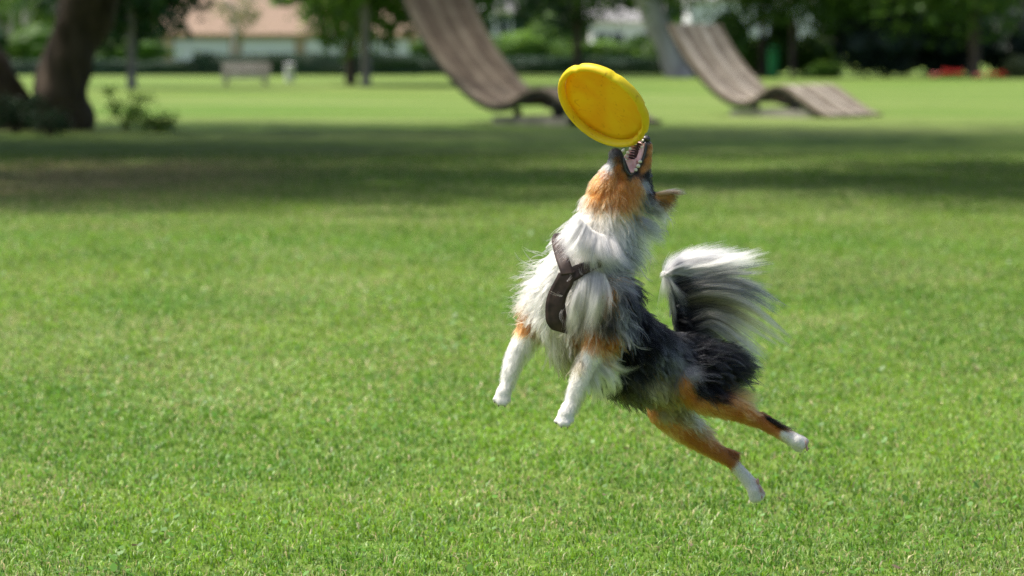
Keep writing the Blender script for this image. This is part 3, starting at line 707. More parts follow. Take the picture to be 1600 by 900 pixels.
    ctl = [
        # head
        (1016, 236, TN, TL, 4, -.1, 1, .25), (1013, 250, TN, TN, 4, -.1, 1, .25), (1006, 264, TN, TL, 6, .1, 1, .25), (1019, 228, TN, TD, 4, 0, 1, .25), (1008, 218, DG, GY, 2, 0, 1, .2), (1013, 220, GY, DG, 3, 0, 1, .2),
        (1009, 232, LP, LP, 0, 0, 1, 0), (1006, 244, LP, LP, 0, 0, 1, 0), (1000, 256, LP, LP, 0, 0, 1, 0), (993, 268, LP, LP, 0, 0, 1, 0), (985, 273, LP, LP, 1, 0, 1, 0), (978, 264, LP, LP, 0, 0, 1, 0), (974, 250, LP, LP, 0, 0, 1, 0), (972, 240, LP, LP, 0, 0, 1, 0),
        (996, 240, MO, MO, 0, 0, 1, 0), (990, 250, MO, MO, 0, 0, 1, 0), (986, 260, MO, MO, 0, 0, 1, 0), (999, 228, MO, MO, 0, 0, 1, 0), (983, 240, MO, MO, 0, 0, 1, 0),
        (966, 236, DG, BK, 3, -.1, 1, .2), (959, 236, BK, GY, 4, -.1, 1, .2), (954, 242, DG, GY, 5, -.2, 1, .3), (965, 250, BK, TD, 5, 0, 1, .2), (957, 255, GY, LG, 8, -.2, 1, .3), (950, 262, LG, W, 10, -.4, 1, .3), (966, 262, TD, TN, 7, 0, 1, .25), (972, 275, TD, TN, 9, .1, 1, .25), (946, 272, TN, LG, 12, -.4, 1, .3),
        (955, 285, TN, TL, 13, -.3, 1, .3), (935, 280, TN, TL, 12, -.6, .8, .25), (975, 290, TN, TN, 11, .1, 1, .25), (992, 285, TN, TL, 10, .2, 1, .25), (1000, 295, TN, TL, 13, .4, .9, .3), (985, 305, TN, TN, 14, .3, 1, .3), (960, 305, TN, TL, 16, 0, 1, .3), (935, 300, TN, TD, 20, -.3, 1, .35), (915, 292, TN, TL, 15, -.5, .9, .3), (905, 305, TN, W, 26, -.5, .9, .4),
        (925, 315, TN, WC, 28, -.2, 1, .35), (950, 320, TN, WC, 26, .1, 1, .35), (975, 322, TN, TL, 22, .3, 1, .35), (993, 318, TN, TL, 20, .5, .9, .35),
        (1012, 272, BK, DG, 7, .2, 1, .3), (1016, 285, BK, BK, 10, .4, .9, .3), (1020, 298, BK, DG, 13, .6, .8, .3), (1009, 290, LG, GY, 12, .5, .9, .3),
        (1012, 315, GY, LG, 24, .6, .8, .35), (1008, 328, LG, GY, 30, .7, .75, .35), (1022, 325, W, LG, 22, .6, .8, .4),
        (1030, 304, TL, TN, 12, 1, -.1, .3), (1042, 304, TL, TN, 16, 1, -.2, .4), (1054, 306, TD, BK, 18, 1, -.3, .4), (1052, 314, TD, BK, 18, 1, .1, .4), (1042, 320, DG, LG, 22, .9, .5, .4), (1026, 324, DG, W, 28, .7, .75, .4),
        # ruff
        (892, 330, W, W, 34, -.5, .9, .45), (915, 335, W, W, 40, -.2, 1, .4), (945, 340, WC, W, 42, .1, 1, .4), (970, 342, WC, W, 44, .5, .9, .4), (995, 340, LG, W, 48, .8, .6, .35), (1005, 350, LG, GY, 46, .85, .55, .3), (985, 360, LG, GY, 52, .8, .6, .35),
        (885, 355, W, W, 36, -.6, .8, .5), (905, 365, W, W, 42, -.1, 1, .4), (930, 365, W, WC, 46, .3, 1, .4), (955, 370, W, W, 50, .6, .8, .4), (980, 385, LG, GY, 50, .8, .6, .35), (945, 390, W, W, 48, .6, .8, .4), (915, 390, W, W, 42, .3, .95, .4), (965, 405, GY, DG, 46, .8, .6, .35), (985, 405, GY, DG, 40, .8, .6, .3),
        # chest and shoulders
        (875, 385, W, W, 32, -.5, .9, .45), (860, 410, W, W, 34, -.6, .8, .5), (845, 440, W, WC, 36, -.8, .6, .55), (840, 465, W, WC, 38, -.8, .6, .55), (850, 490, W, WC, 36, -.6, .8, .5), (865, 440, W, W, 28, -.5, .9, .4), (862, 500, W, WC, 30, -.3, 1, .4),
        (905, 430, W, W, 34, .2, 1, .4), (905, 455, W, W, 40, .05, 1, .4), (930, 440, W, W, 40, .3, 1, .4), (955, 425, W, LG, 42, .7, .7, .4), (900, 480, W, WC, 42, -.1, 1, .4), (925, 475, W, WC, 42, .1, 1, .4), (905, 505, WC, CR, 38, 0, 1, .4), (930, 500, WC, OL, 38, .15, 1, .4),
        (948, 455, TL, TN, 24, .2, 1, .3), (950, 470, TN, OL, 26, .2, 1, .3), (965, 445, LG, GY, 38, .4, .9, .35), (985, 440, DG, BK, 34, .5, .9, .3), (968, 475, GY, LG, 40, .15, 1, .35), (985, 470, BK, DG, 34, .3, 1, .3), (965, 500, DG, LG, 40, .1, 1, .35), (982, 500, BK, GY, 40, .3, 1, .3), (948, 495, OL, DG, 34, .1, 1, .35), (945, 515, DG, OL, 24, .1, 1, .3),
        # left fore leg
        (925, 522, TN, TD, 16, .1, 1, .3), (913, 530, TN, TL, 12, -.1, 1, .3), (945, 530, BR, TN, 18, .3, 1, .3), (958, 535, TD, TN, 24, .6, .8, .35), (930, 545, TN, WC, 14, .1, 1, .3), (952, 552, TN, WC, 28, .8, .6, .35),
        (915, 560, W, W, 12, -.1, 1, .3), (932, 565, W, W, 18, .5, .9, .3), (944, 568, W, WC, 32, .8, .6, .4), (920, 585, W, W, 13, .3, .95, .3), (900, 590, W, W, 11, -.3, 1, .45), (908, 605, W, W, 16, .2, 1, .45), (890, 622, W, W, 9, -.3, 1, .4), (902, 625, W, WC, 13, .2, 1, .45), (880, 650, W, W, 3, -.3, 1, .2), (890, 658, W, W, 2.5, .1, 1, .2), (876, 660, W, W, 2, -.1, 1, .2), (884, 664, W, W, 2, 0, 1, .2),
        # right fore leg
        (845, 495, W, WC, 24, -.3, 1, .35), (828, 505, TN, TD, 12, -.2, 1, .3), (818, 515, TN, TL, 10, -.3, 1, .3), (838, 518, TD, W, 14, 0, 1, .3), (812, 535, W, W, 11, -.4, .9, .42), (826, 540, W, W, 17, .1, 1, .45), (803, 560, W, W, 11, -.3, 1, .42), (798, 590, W, W, 9, -.1, 1, .42), (788, 612, W, W, 3, -.2, 1, .2), (783, 625, W, W, 2, 0, 1, .2), (795, 622, W, W, 2.5, .1, 1, .2),
        # under the chest, belly: coat colours deepened with the shade of the underside
        (865, 530, WC, CR, 36, .2, 1, .35), (885, 555, CR, OL, 38, .35, 1, .35), (905, 565, CR, OL, 34, .5, .9, .3),
        (930, 595, BK, DG, 30, .5, .85, .35), (960, 590, BK, BK, 30, .6, .8, .35), (960, 612, OL, BK, 30, .55, .8, .4), (990, 605, OL, DG, 32, .5, .85, .4), (990, 625, OL, BK, 28, .5, .85, .4), (1020, 605, OL, CR, 26, .5, .85, .35), (1020, 630, OL, BR, 18, .6, .8, .3),
        # back and side
        (1000, 470, BK, DG, 16, .5, .8, .25), (998, 500, BK, BK, 24, .4, .9, .25), (1015, 500, BK, DG, 18, .6, .8, .25), (985, 540, BK, BK, 26, .4, .9, .25), (1015, 535, BK, BK, 24, .6, .8, .25), (1040, 525, BK, DG, 18, .7, .7, .25), (965, 560, BK, BK, 26, .5, .9, .25), (1000, 570, BK, DG, 28, .5, .85, .3), (1035, 550, BK, GY, 20, .6, .8, .25),
        (1055, 540, BK, GY, 20, .7, .7, .3), (1040, 575, DG, GY, 26, .5, .85, .3), (1060, 565, GY, LG, 26, .7, .7, .3), (1055, 590, LG, OL, 26, .5, .85, .3), (1080, 585, LG, GY, 26, .8, .6, .3), (1035, 595, OL, CR, 26, .45, .9, .3), (1075, 555, BK, GY, 22, .8, .5, .3),
        (1095, 550, BK, DG, 26, .95, .2, .3), (1110, 570, BK, DG, 36, 1, .2, .3), (1135, 560, BK, BK, 42, 1, .12, .3), (1150, 575, BK, DG, 40, 1, .15, .3), (1140, 595, BK, DG, 36, .95, .3, .3), (1110, 600, BK, BK, 30, .85, .5, .3), (1095, 610, BK, DG, 20, .8, .6, .25), (1125, 618, BK, BR, 22, .8, .6, .3),
        # left hind leg
        (1068, 600, TN, TL, 14, .7, .7, .25), (1078, 618, TN, TD, 12, .75, .65, .25), (1100, 635, TN, TL, 11, .85, .5, .25), (1125, 642, TN, TL, 12, .9, .45, .25), (1150, 628, TN, TL, 24, .95, .25, .35), (1145, 652, TN, TD, 8, .9, .45, .22), (1172, 645, TN, TL, 14, .9, .35, .3), (1185, 662, TN, TD, 7, .85, .5, .22), (1200, 650, TD, BK, 10, .9, .35, .3), (1195, 664, TN, TD, 6, .85, .5, .22), (1208, 672, TN, TD, 6, .85, .5, .22), (1214, 678, TN, TL, 5, .85, .5, .22), (1217, 669, TD, TN, 6, .85, .5, .22),
        (1224, 678, W, W, 5, .8, .6, .2), (1240, 685, W, W, 4, .8, .6, .2), (1255, 692, W, W, 3, .7, .7, .2), (1252, 705, W, W, 3, .6, .8, .2), (1264, 697, PK, W, 2, .6, .8, .2),
        # right hind leg
        (1015, 648, TN, TD, 10, .7, .7, .25), (1040, 645, CR, OL, 26, .8, .6, .3), (1065, 640, OL, CR, 30, .85, .5, .3), (1085, 650, CR, W, 26, .9, .4, .3), (1095, 672, CR, TL, 24, .9, .4, .3), (1050, 672, TN, TL, 12, .75, .65, .25), (1075, 685, TN, TD, 9, .75, .65, .22), (1100, 700, TN, TD, 7, .75, .65, .22), (1115, 690, TN, TL, 10, .8, .5, .25), (1130, 712, TN, TD, 6, .7, .7, .2), (1145, 708, TD, BR, 7, .8, .4, .3), (1140, 724, TD, TN, 5, .65, .75, .2),
        (1155, 735, W, W, 5, .6, .8, .2), (1165, 748, W, W, 4, .6, .8, .2), (1178, 765, W, W, 3, .5, .85, .2), (1186, 778, W, W, 3, .4, .9, .2), (1190, 764, PK, W, 2, .4, .9, .2),
        # tail core
        (1075, 530, BK, DG, 24, .7, .4, .3), (1062, 500, BK, DG, 20, .6, .2, .3), (1056, 465, DG, GY, 20, .7, .2, .3), (1045, 436, W, W, 14, .6, .2, .3), (1037, 428, W, W, 10, -.2, .6, .4),
    ]
    CP = to_px(np.array([surf(c[0], c[1]) for c in ctl]))
    Croot = np.array([c[2] for c in ctl]); Ctip = np.array([c[3] for c in ctl]); CL = np.array([c[4] for c in ctl], float)
    CD = np.array([(c[5], c[6], 0.0) for c in ctl]); CLi = np.array([c[7] for c in ctl])
    def weights(P, power):
        Q = to_px(P); out = np.empty((len(P), len(ctl)), np.float32)
        for s in range(0, len(P), 20000):
            d = (Q[s:s + 20000, None, :] - CP[None]) * np.array((1, 1, .55)); d2 = (d ** 2).sum(-1)
            ww = 1 / (d2 + 9) ** power; out[s:s + 20000] = ww / ww.sum(1, keepdims=True)
        return out
    # skin colour under the coat follows the same markings
    wv_ = weights(V, 2.2)
    vcol = wv_ @ (Croot * .55 + Ctip * .25)
    ms_, mt, mb = mat_new('dog_skin')
    at = mt.nodes.new('ShaderNodeAttribute'); at.attribute_name = 'Col'; mt.links.new(at.outputs['Color'], mb.inputs['Base Color']); mb.inputs['Roughness'].default_value = .8
    body = mesh_np('body', V, polys, ms_, dog, True, vcol)

    # ---- harness strap outlines (left and right edge), kept clear of hair
    s_up = [((866, 366), (882, 364)), ((863, 375), (882, 372)), ((865, 388), (884, 386)), ((869, 404), (888, 404)), ((874, 418), (893, 417)), ((878, 430), (896, 428))]
    s_dn = [((874, 426), (899, 422)), ((867, 440), (895, 442)), ((859, 455), (887, 458)), ((854, 472), (882, 474)), ((853, 490), (884, 492)), ((855, 504), (885, 507)), ((863, 515), (885, 521))]
    s_rt = [((886, 422), (893, 441)), ((900, 415), (907, 433)), ((914, 410), (920, 425)), ((930, 406), (935, 418)), ((948, 403), (951, 413)), ((965, 401), (967, 409))]
    polys2 = [np.array([a for a, b in s] + [b for a, b in s[::-1]], float) for s in (s_up, s_dn, s_rt)]
    def inside(Q, poly):
        x, y = Q[:, 0], Q[:, 1]; r_ = np.zeros(len(Q), bool); n = len(poly)
        for i in range(n):
            a, b = poly[i], poly[(i + 1) % n]; c = ((a[1] > y) != (b[1] > y)) & (x < (b[0] - a[0]) * (y - a[1]) / (b[1] - a[1] + 1e-9) + a[0]); r_ ^= c
        return r_

    # ---- coat
    NS = 7
    allP, allC, allR = [], [], []
    def emit(P, croot, ctip, r0, cpow=1.0):
        """P (n,NS,3)"""
        n = len(P); t = np.linspace(0, 1, NS)[None, :, None]
        jit = (0.72 + .5 * rng.random((n, 1, 1)))
        tt = np.clip(t * 1.25 - .1, 0, 1) ** cpow
        C = (croot[:, None] * (1 - tt) + ctip[:, None] * tt) * jit
        Rr = np.asarray(r0).reshape(-1, 1) * (1 - .82 * np.linspace(0, 1, NS)[None] ** 1.5) * np.ones((n, 1))
        allP.append(P); allC.append(np.clip(C, 0, .9)); allR.append(Rr)
    def coat(n, lscale=1.0, undercoat=False, locks=False):
        tv = V[T]; ar = np.linalg.norm(np.cross(tv[:, 1] - tv[:, 0], tv[:, 2] - tv[:, 0]), axis=1)
        cen = tv.mean(1); wt = weights(cen, 2.0); Lc = wt @ CL; dens = ar * np.where(Lc < 1.2, 0, np.clip(1.9 - Lc / 40, .8, 2.0)) * (np.clip((Lc - 12) / 20, .05, 1) if locks else 1)
        idx = rng.choice(len(T), n, p=dens / dens.sum()); u = rng.random(n); v = rng.random(n); f = u + v > 1; u[f] = 1 - u[f]; v[f] = 1 - v[f]
        u = u[:, None]; v = v[:, None]; t = tv[idx]
        P0 = t[:, 0] * (1 - u - v) + t[:, 1] * u + t[:, 2] * v
        Nn = NV[T[idx]]; Nn = Nn[:, 0] * (1 - u - v) + Nn[:, 1] * u + Nn[:, 2] * v; Nn /= np.linalg.norm(Nn, axis=1)[:, None]
        ww = weights(P0, 2.0); L = (ww @ CL) * lscale; Dv = ww @ CD; li = ww @ CLi
        ws = ww ** 1.25; ws /= ws.sum(1, keepdims=True); cs = ws.cumsum(1); pick = (rng.random((n, 1)) > cs).sum(1).clip(0, len(ctl) - 1)
        cr, ct = Croot[pick] * np.clip(1 - L / 130, .65, 1)[:, None], Ctip[pick]
        flow = img_dir(Dv); flow /= np.linalg.norm(flow, axis=1)[:, None] + 1e-9
        Q = to_px(P0); front = (Nn @ -FW) > 0
        under = np.zeros(n, bool)
        for pl in polys2: under |= inside(Q, pl)
        under &= front; L = np.where(under, L * (.0 if locks else .03), L)
        # mouth interior stays bare
        tang = flow - Nn * (flow * Nn).sum(1, keepdims=True); tn = np.linalg.norm(tang, axis=1, keepdims=True); tang = tang / (tn + .15)
        # clumps
        ncl = max(50, n // (3 if locks else 18 if not undercoat else 10)); kd = KDTree(ncl); ci = rng.choice(n, ncl, replace=False)
        for j, i in enumerate(ci): kd.insert(P0[i], j)
        kd.balance(); cid = np.array([kd.find(p)[1] for p in P0]); gi = ci[cid]
        cj = rng.standard_normal((ncl, 3)) * (.24 if locks else .17); cl = 0.8 + .45 * rng.random(ncl)
        L = L * cl[cid] * (.65 + .5 * rng.random(n)); Lm = (L * k)[:, None]
        lift = li[:, None] * (.8 + .6 * rng.random((n, 1)))
        d0 = tang + Nn * (lift * 1.05 + .10) + cj[cid] * .8 + rng.standard_normal((n, 3)) * .12
        d1 = tang * .8 + flow * .55 + Nn * lift * .25 + cj[cid] + rng.standard_normal((n, 3)) * .16 + np.array((0, 0, -.22))
        d0 /= np.linalg.norm(d0, axis=1)[:, None]; d1 /= np.linalg.norm(d1, axis=1)[:, None]
        P = np.empty((n, NS, 3)); P[:, 0] = P0
        for s in range(1, NS):
            a = (s - .5) / (NS - 1); dd = d0 * (1 - a) + d1 * a; dd /= np.linalg.norm(dd, axis=1)[:, None]; P[:, s] = P[:, s - 1] + dd * Lm / (NS - 1)
        # wave
        ph = rng.random(ncl)[cid] * 6.28; fr = 3 + 5 * rng.random(ncl)[cid]; side = np.cross(d1, Nn); tgrid = np.linspace(0, 1, NS)[None]
        wave = np.sin(ph[:, None] + fr[:, None] * tgrid) * tgrid * Lm * (.14 if locks else .085)
        P += side[:, None, :] * wave[..., None]
        # gather towards the guide hair of the clump
        cf = (np.clip(L / 26, .3, 1) * (.8 if locks else .95 if not undercoat else .45))[:, None, None] * (tgrid[..., None] ** .75)
        gP = P[gi] * 1.0
        P = P * (1 - cf) + gP * cf + rng.standard_normal((n, 1, 3)) * (.0009 if not undercoat else .0012) * tgrid[..., None]
        r0 = np.clip(.00020 + .0000045 * L, .0002, .00038) * (1.0 if not undercoat else 1.2)
        if undercoat: cr = cr * .62; ct = ct * .62
        if locks: r0 = np.clip(.00036 + .000008 * L, .0003, .00075); cr = cr * (.55 + .6 * rng.random(ncl))[cid][:, None]; ct = np.clip(ct * (.6 + .6 * rng.random(ncl))[cid][:, None], 0, .86)
        emit(P, cr, ct, r0)
    coat(60000, .45, True)
    coat(75000, 1.0)
    coat(12000, 1.1, locks=True)

    def catm(G_, n):
        """resample control polyline to n points"""
        G_ = np.asarray(G_, float); m_ = len(G_); out = []
        for x in np.linspace(0, m_ - 1, n):
            i = min(int(x), m_ - 2); u = x - i; p0, p1, p2, p3 = G_[max(i - 1, 0)], G_[i], G_[i + 1], G_[min(i + 2, m_ - 1)]
            out.append(.5 * (2 * p1 + (p2 - p0) * u + (2 * p0 - 5 * p1 + 4 * p2 - p3) * u * u + (3 * p1 - p0 - 3 * p2 + p3) * u ** 3))
        return np.array(out)
    def fan(guides, n, spread, zspread, r0=.00032, strayl=(.55, 1.08), locks=26, tight=1.0, cpow=1.0):
        """hair between neighbouring guide locks: guide = (points, root colour, tip colour)"""
        GP = [catm(g_[0], NS) for g_ in guides]
        cen = rng.random(locks) * (len(guides) - 1); cz = rng.standard_normal(locks) * zspread; cofs = rng.standard_normal((locks, 2)) * spread; cl = .62 + .5 * rng.random(locks)
        li = rng.integers(0, locks, n); x = np.clip(cen[li] + rng.standard_normal(n) * .16 * tight, 0, len(guides) - 1.001); i = x.astype(int); u = (x - i)[:, None, None]
        A = np.array(GP); P = A[i] * (1 - u) + A[i + 1] * u
        ln = (strayl[0] + (strayl[1] - strayl[0]) * rng.random(n) ** .7) * cl[li]
        tg = np.linspace(0, 1, NS)
        # shorten along the curve
        Ps = np.empty_like(P); tq = ln[:, None] * tg[None] * (NS - 1); j = np.clip(tq.astype(int), 0, NS - 2); f = (tq - j)[..., None]
        rows = np.arange(n)[:, None]; Ps = P[rows, j] * (1 - f) + P[rows, j + 1] * f
        t1 = tg[None, :, None]
        off = np.concatenate([cofs[li], cz[li][:, None]], 1)[:, None] * t1 ** .8 * .9 + rng.standard_normal((n, 1, 3)) * np.array((spread, spread, zspread)) * (.14 + .22 * t1) * tight
        lph = rng.random(locks) * 6.28; lam = rng.standard_normal(locks) * spread * .35
        wv2 = np.sin(rng.random((n, 1)) * 6.28 + 5 * tg[None]) * tg[None] * 2.0 + np.sin(lph[li][:, None] + 3.2 * tg[None]) * tg[None] * lam[li][:, None]
        Ps = Ps + off; Ps[..., 1] += wv2
        cr = np.array([g_[1] for g_ in guides]); ct = np.array([g_[2] for g_ in guides]); pk = np.clip(np.round(x + rng.standard_normal(n) * .35).astype(int), 0, len(guides) - 1)
        W3 = CAM + (DD - Ps[..., 2:3] * k) * (FW + (Ps[..., 0:1] - 800) / F * RT + (450 - Ps[..., 1:2]) / F * UPV)
        emit(W3, cr[pk], ct[pk], np.full(n, r0), cpow)
    z = -76
    tail = [
        ([(1038, 429, z), (1056, 406, z), (1092, 393, z), (1140, 388, z - 5)], W, W),
        ([(1038, 430, z), (1062, 412, z), (1100, 402, z), (1150, 396, z)], W, W),
        ([(1042, 434, z), (1075, 420, z), (1115, 412, z), (1158, 398, z)], W, W),
        ([(1046, 440, z), (1082, 426, z), (1128, 420, z), (1168, 404, z)], LG, WC),
        ([(1050, 446, z), (1095, 434, z), (1145, 428, z), (1185, 424, z)], BK, GY),
        ([(1053, 455, z), (1100, 444, z), (1150, 438, z), (1190, 446, z)], DG, CR),
        ([(1056, 465, z), (1105, 452, z), (1158, 455, z), (1196, 478, z)], BK, GY),
        ([(1058, 475, z), (1105, 462, z), (1160, 470, z), (1206, 500, z)], DG, CR),
        ([(1062, 488, z), (1110, 475, z), (1160, 488, z), (1200, 512, z)], BK, CR),
        ([(1066, 500, z), (1112, 486, z), (1152, 505, z), (1190, 530, z)], DG, WC),
        ([(1070, 510, z), (1108, 496, z), (1145, 518, z), (1180, 548, z)], DG, WC),
        ([(1074, 520, z), (1106, 508, z), (1138, 528, z), (1168, 556, z)], BK, W),
        ([(1080, 530, z), (1108, 520, z), (1132, 535, z), (1155, 552, z)], BK, LG)]
    fan(tail, 9500, 8, 16, .00036, (.5, 1.2), locks=80, tight=.5, cpow=2.0)
    fan(tail, 4500, 7, 16, .00030, (.35, .9), locks=110, cpow=2.2)
    fan(tail[4:9], 3500, 6, 12, .00034, (.35, .75), locks=40)
    fan([([(1040, 426, z + 4), (1035, 440, z + 8), (1031, 462, z + 8), (1028, 484, z + 6)], W, W), ([(1044, 432, z + 6), (1050, 442, z + 10), (1060, 452, z + 12), (1074, 464, z + 12)], W, WC),
         ([(1048, 440, z + 8), (1050, 458, z + 10), (1052, 476, z + 10), (1054, 492, z + 8)], LG, GY), ([(1054, 470, z + 8), (1058, 492, z + 10), (1062, 512, z + 10), (1060, 530, z + 8)], DG, BK)], 1500, 3, 4, .0003, locks=22)
    fan([([(1046, 424, z + 10), (1064, 416, z + 14), (1090, 414, z + 14), (1120, 416, z + 12)], W, W), ([(1040, 428, z + 10), (1062, 424, z + 14), (1085, 428, z + 14), (1108, 432, z + 12)], W, W)], 1600, 4, 5, .0003, locks=14)
    # black breeches streaming back from the rump
    z2 = -50
    fan([([(1090, 545, z2), (1120, 540, z2), (1150, 548, z2), (1178, 558, z2 - 6)], BK, DG), ([(1095, 560, z2 + 10), (1130, 556, z2 + 6), (1160, 562, z2), (1186, 572, z2 - 8)], BK, DG),
         ([(1095, 580, z2 + 20), (1130, 578, z2 + 12), (1158, 582, z2), (1180, 586, z2 - 8)], BK, BK), ([(1095, 600, z2 + 30), (1125, 604, z2 + 18), (1150, 604, z2 + 4), (1168, 602, z2)], BK, DG),
         ([(1120, 615, z2 + 40), (1145, 620, z2 + 30), (1165, 616, z2 + 16), (1182, 616, z2 + 8)], TN, TL), ([(1140, 630, z2 + 30), (1160, 630, z2 + 26), (1178, 630, z2 + 16), (1192, 634, z2 + 8)], TN, TL)], 5200, 5, 10, .0003, locks=60)
    fan([([(1192, 650, -22), (1206, 657, -22), (1222, 664, -24), (1240, 668, -28)], BK, BK), ([(1198, 654, -20), (1210, 661, -20), (1224, 669, -22), (1236, 676, -26)], BK, BR)], 420, 2, 3, .00028, locks=14)
    # ruff streaming right, blown wisps of the chest
    z3 = 20
    fan([([(985, 335, z3), (1005, 342, z3), (1025, 355, z3 - 6), (1040, 372, z3 - 10)], LG, GY), ([(975, 350, z3 + 10), (998, 362, z3 + 6), (1018, 372, z3), (1034, 378, z3 - 6)], W, LG), ([(965, 365, z3 + 20), (990, 378, z3 + 14), (1008, 392, z3 + 6), (1018, 410, z3)], W, W),
         ([(960, 385, z3 + 25), (980, 400, z3 + 20), (995, 418, z3 + 10), (1000, 436, z3 + 4)], LG, GY)], 2600, 5, 8, .0003, locks=46)
    zc = 66
    wisps = []
    for i in range(64):
        y0_ = 395 + 105 * rng.random(); x0_ = 858 - 10 * rng.random() - 14 * math.sin((y0_ - 395) / 105 * 3.0); a = rng.uniform(-.5, .9); L_ = rng.uniform(24, 64); cv = rng.uniform(-1.0, 1.0)
        pts = []; x, y = x0_, y0_; an = math.pi - a
        for s in range(4):
            pts.append((x, y, zc - 20 - s * 3 + rng.uniform(-8, 8))); x += math.cos(an) * L_ / 3; y += math.sin(an) * L_ / 3; an += cv * rng.uniform(.2, .8)
        wisps.append((pts, W, WC))
    for g_ in wisps:
        fan([g_, g_], 5, .5, .8, .00036, (.9, 1.05), locks=1)
    for pts in ([(905, 445, 95), (890, 455, 100), (875, 458, 102), (860, 452, 100)], [(903, 450, 95), (888, 462, 102), (872, 462, 104), (858, 456, 100)], [(845, 440, 40), (835, 422, 40), (826, 415, 40), (818, 400, 38)], [(840, 470, 40), (822, 476, 40), (808, 472, 40), (798, 476, 40)], [(960, 480, 100), (975, 510, 98), (990, 540, 92), (1010, 545, 84)],
                [(985, 405, 60), (1000, 420, 55), (1010, 436, 50), (1022, 440, 45)], [(1000, 375, 40), (1012, 392, 38), (1018, 408, 36), (1016, 424, 34)], [(1030, 325, 0), (1042, 336, -2), (1050, 350, -4), (1052, 362, -4)]):
        c_ = W if pts[0][0] != 1050 else TL
        fan([(pts, c_, WC)] * 2, 12, .8, 1.2, .0003, (.9, 1.05), locks=1)
    fan([([(1024, 302, 0), (1040, 298, 0), (1052, 297, -2), (1066, 300, -4)], TL, LG), ([(1030, 306, 2), (1044, 305, 2), (1054, 305, 0), (1066, 306, -4)], TL, BK), ([(1032, 314, 2), (1044, 315, 2), (1052, 318, 0), (1058, 324, -4)], TN, BK),
         ([(1026, 320, 2), (1036, 328, 2), (1042, 336, 0), (1046, 346, -4)], BK, LG), ([(1016, 322, 2), (1022, 334, 2), (1030, 344, 0), (1040, 354, -4)], W, LG)], 1500, 2, 3, .0003, locks=36)
    # ruff falling over the straps
    fan([([(905, 340, 88), (893, 358, 98), (880, 374, 102), (868, 388, 100)], W, W), ([(915, 350, 92), (905, 372, 104), (894, 388, 108), (882, 398, 106)], W, W), ([(925, 360, 92), (918, 382, 106), (912, 400, 110), (908, 412, 108)], W, WC),
         ([(935, 365, 92), (932, 388, 108), (932, 406, 112), (940, 420, 110)], W, W), ([(950, 370, 84), (952, 392, 100), (958, 408, 106), (972, 420, 102)], W, LG), ([(962, 370, 76), (970, 392, 90), (980, 408, 94), (995, 420, 90)], W, GY)], 4200, 5, 5, .0003, locks=70)
    # hanging locks over the near shoulder and feathering behind the fore leg
    sh = [([(930, 425, 100), (928, 450, 112), (922, 478, 116), (914, 505, 112)], W, WC), ([(945, 430, 98), (946, 458, 110), (940, 488, 116), (930, 514, 112)], W, CR), ([(915, 420, 100), (908, 448, 112), (900, 478, 112), (893, 510, 106)], W, WC), ([(905, 440, 98), (898, 465, 106), (892, 492, 106), (886, 520, 100)], W, WC)]
    fan(sh, 2600, 6, 6, .00031, locks=44)
    fan([([(935, 558, 98), (955, 566, 98), (972, 572, 94), (990, 566, 88)], TN, WC), ([(938, 568, 96), (955, 580, 96), (965, 592, 92), (968, 606, 88)], W, WC), ([(928, 576, 98), (940, 592, 98), (945, 606, 96), (944, 622, 92)], W, WC), ([(915, 595, 98), (924, 610, 98), (926, 624, 96), (922, 638, 94)], W, WC)], 1300, 5, 5, .00034, (.6, 1.2), locks=34, tight=.5)
    P = np.concatenate(allP); C = np.concatenate(allC); Rr = np.concatenate(allR); n = len(P)
    cu = bpy.data.hair_curves.new('fur'); cu.add_curves([NS] * n)
    P = P - np.array(wloc(dog))
    cu.attributes['position'].data.foreach_set('vector', P.astype(np.float32).ravel())
    ra = cu.attributes.get('radius') or cu.attributes.new('radius', 'FLOAT', 'POINT'); ra.data.foreach_set('value', Rr.astype(np.float32).ravel())
    c4 = np.ones((n * NS, 4), np.float32); c4[:, :3] = C.reshape(-1, 3)
    ca = cu.attributes.new('Col', 'FLOAT_COLOR', 'POINT'); ca.data.foreach_set('color', c4.ravel())
    hm = bpy.data.materials.new('dog_hair'); hm.use_nodes = True; t = hm.node_tree; t.nodes.clear()
    hb = t.nodes.new('ShaderNodeBsdfHairPrincipled'); hb.parametrization = 'COLOR'; ho = t.nodes.new('ShaderNodeOutputMaterial'); ha = t.nodes.new('ShaderNodeAttribute'); ha.attribute_name = 'Col'
    t.links.new(ha.outputs['Color'], hb.inputs['Color']); t.links.new(hb.outputs[0], ho.inputs['Surface'])
    hb.inputs['Roughness'].default_value = .4; hb.inputs['Radial Roughness'].default_value = .55; hb.inputs['Coat'].default_value = 0; hb.inputs['IOR'].default_value = 1.22
    cu.materials.append(hm)
    fo = bpy.data.objects.new('fur', cu); COL.objects.link(fo); fo.parent = dog

    # ---- harness
    M['leather'] = pmat('brown_leather', (.018, .010, .008), (.055, .032, .024), 60, .6, .25, 6, spec=.3, dist=.001)
    M['leather_edge'] = pmat('leather_edge', (.02, .012, .01), (.05, .03, .02), 60, .6)
    hz = bpy.data.objects.new('harness', None); COL.objects.link(hz); hz.parent = dog; hz['label'] = 'brown leather chest harness worn by the dog'
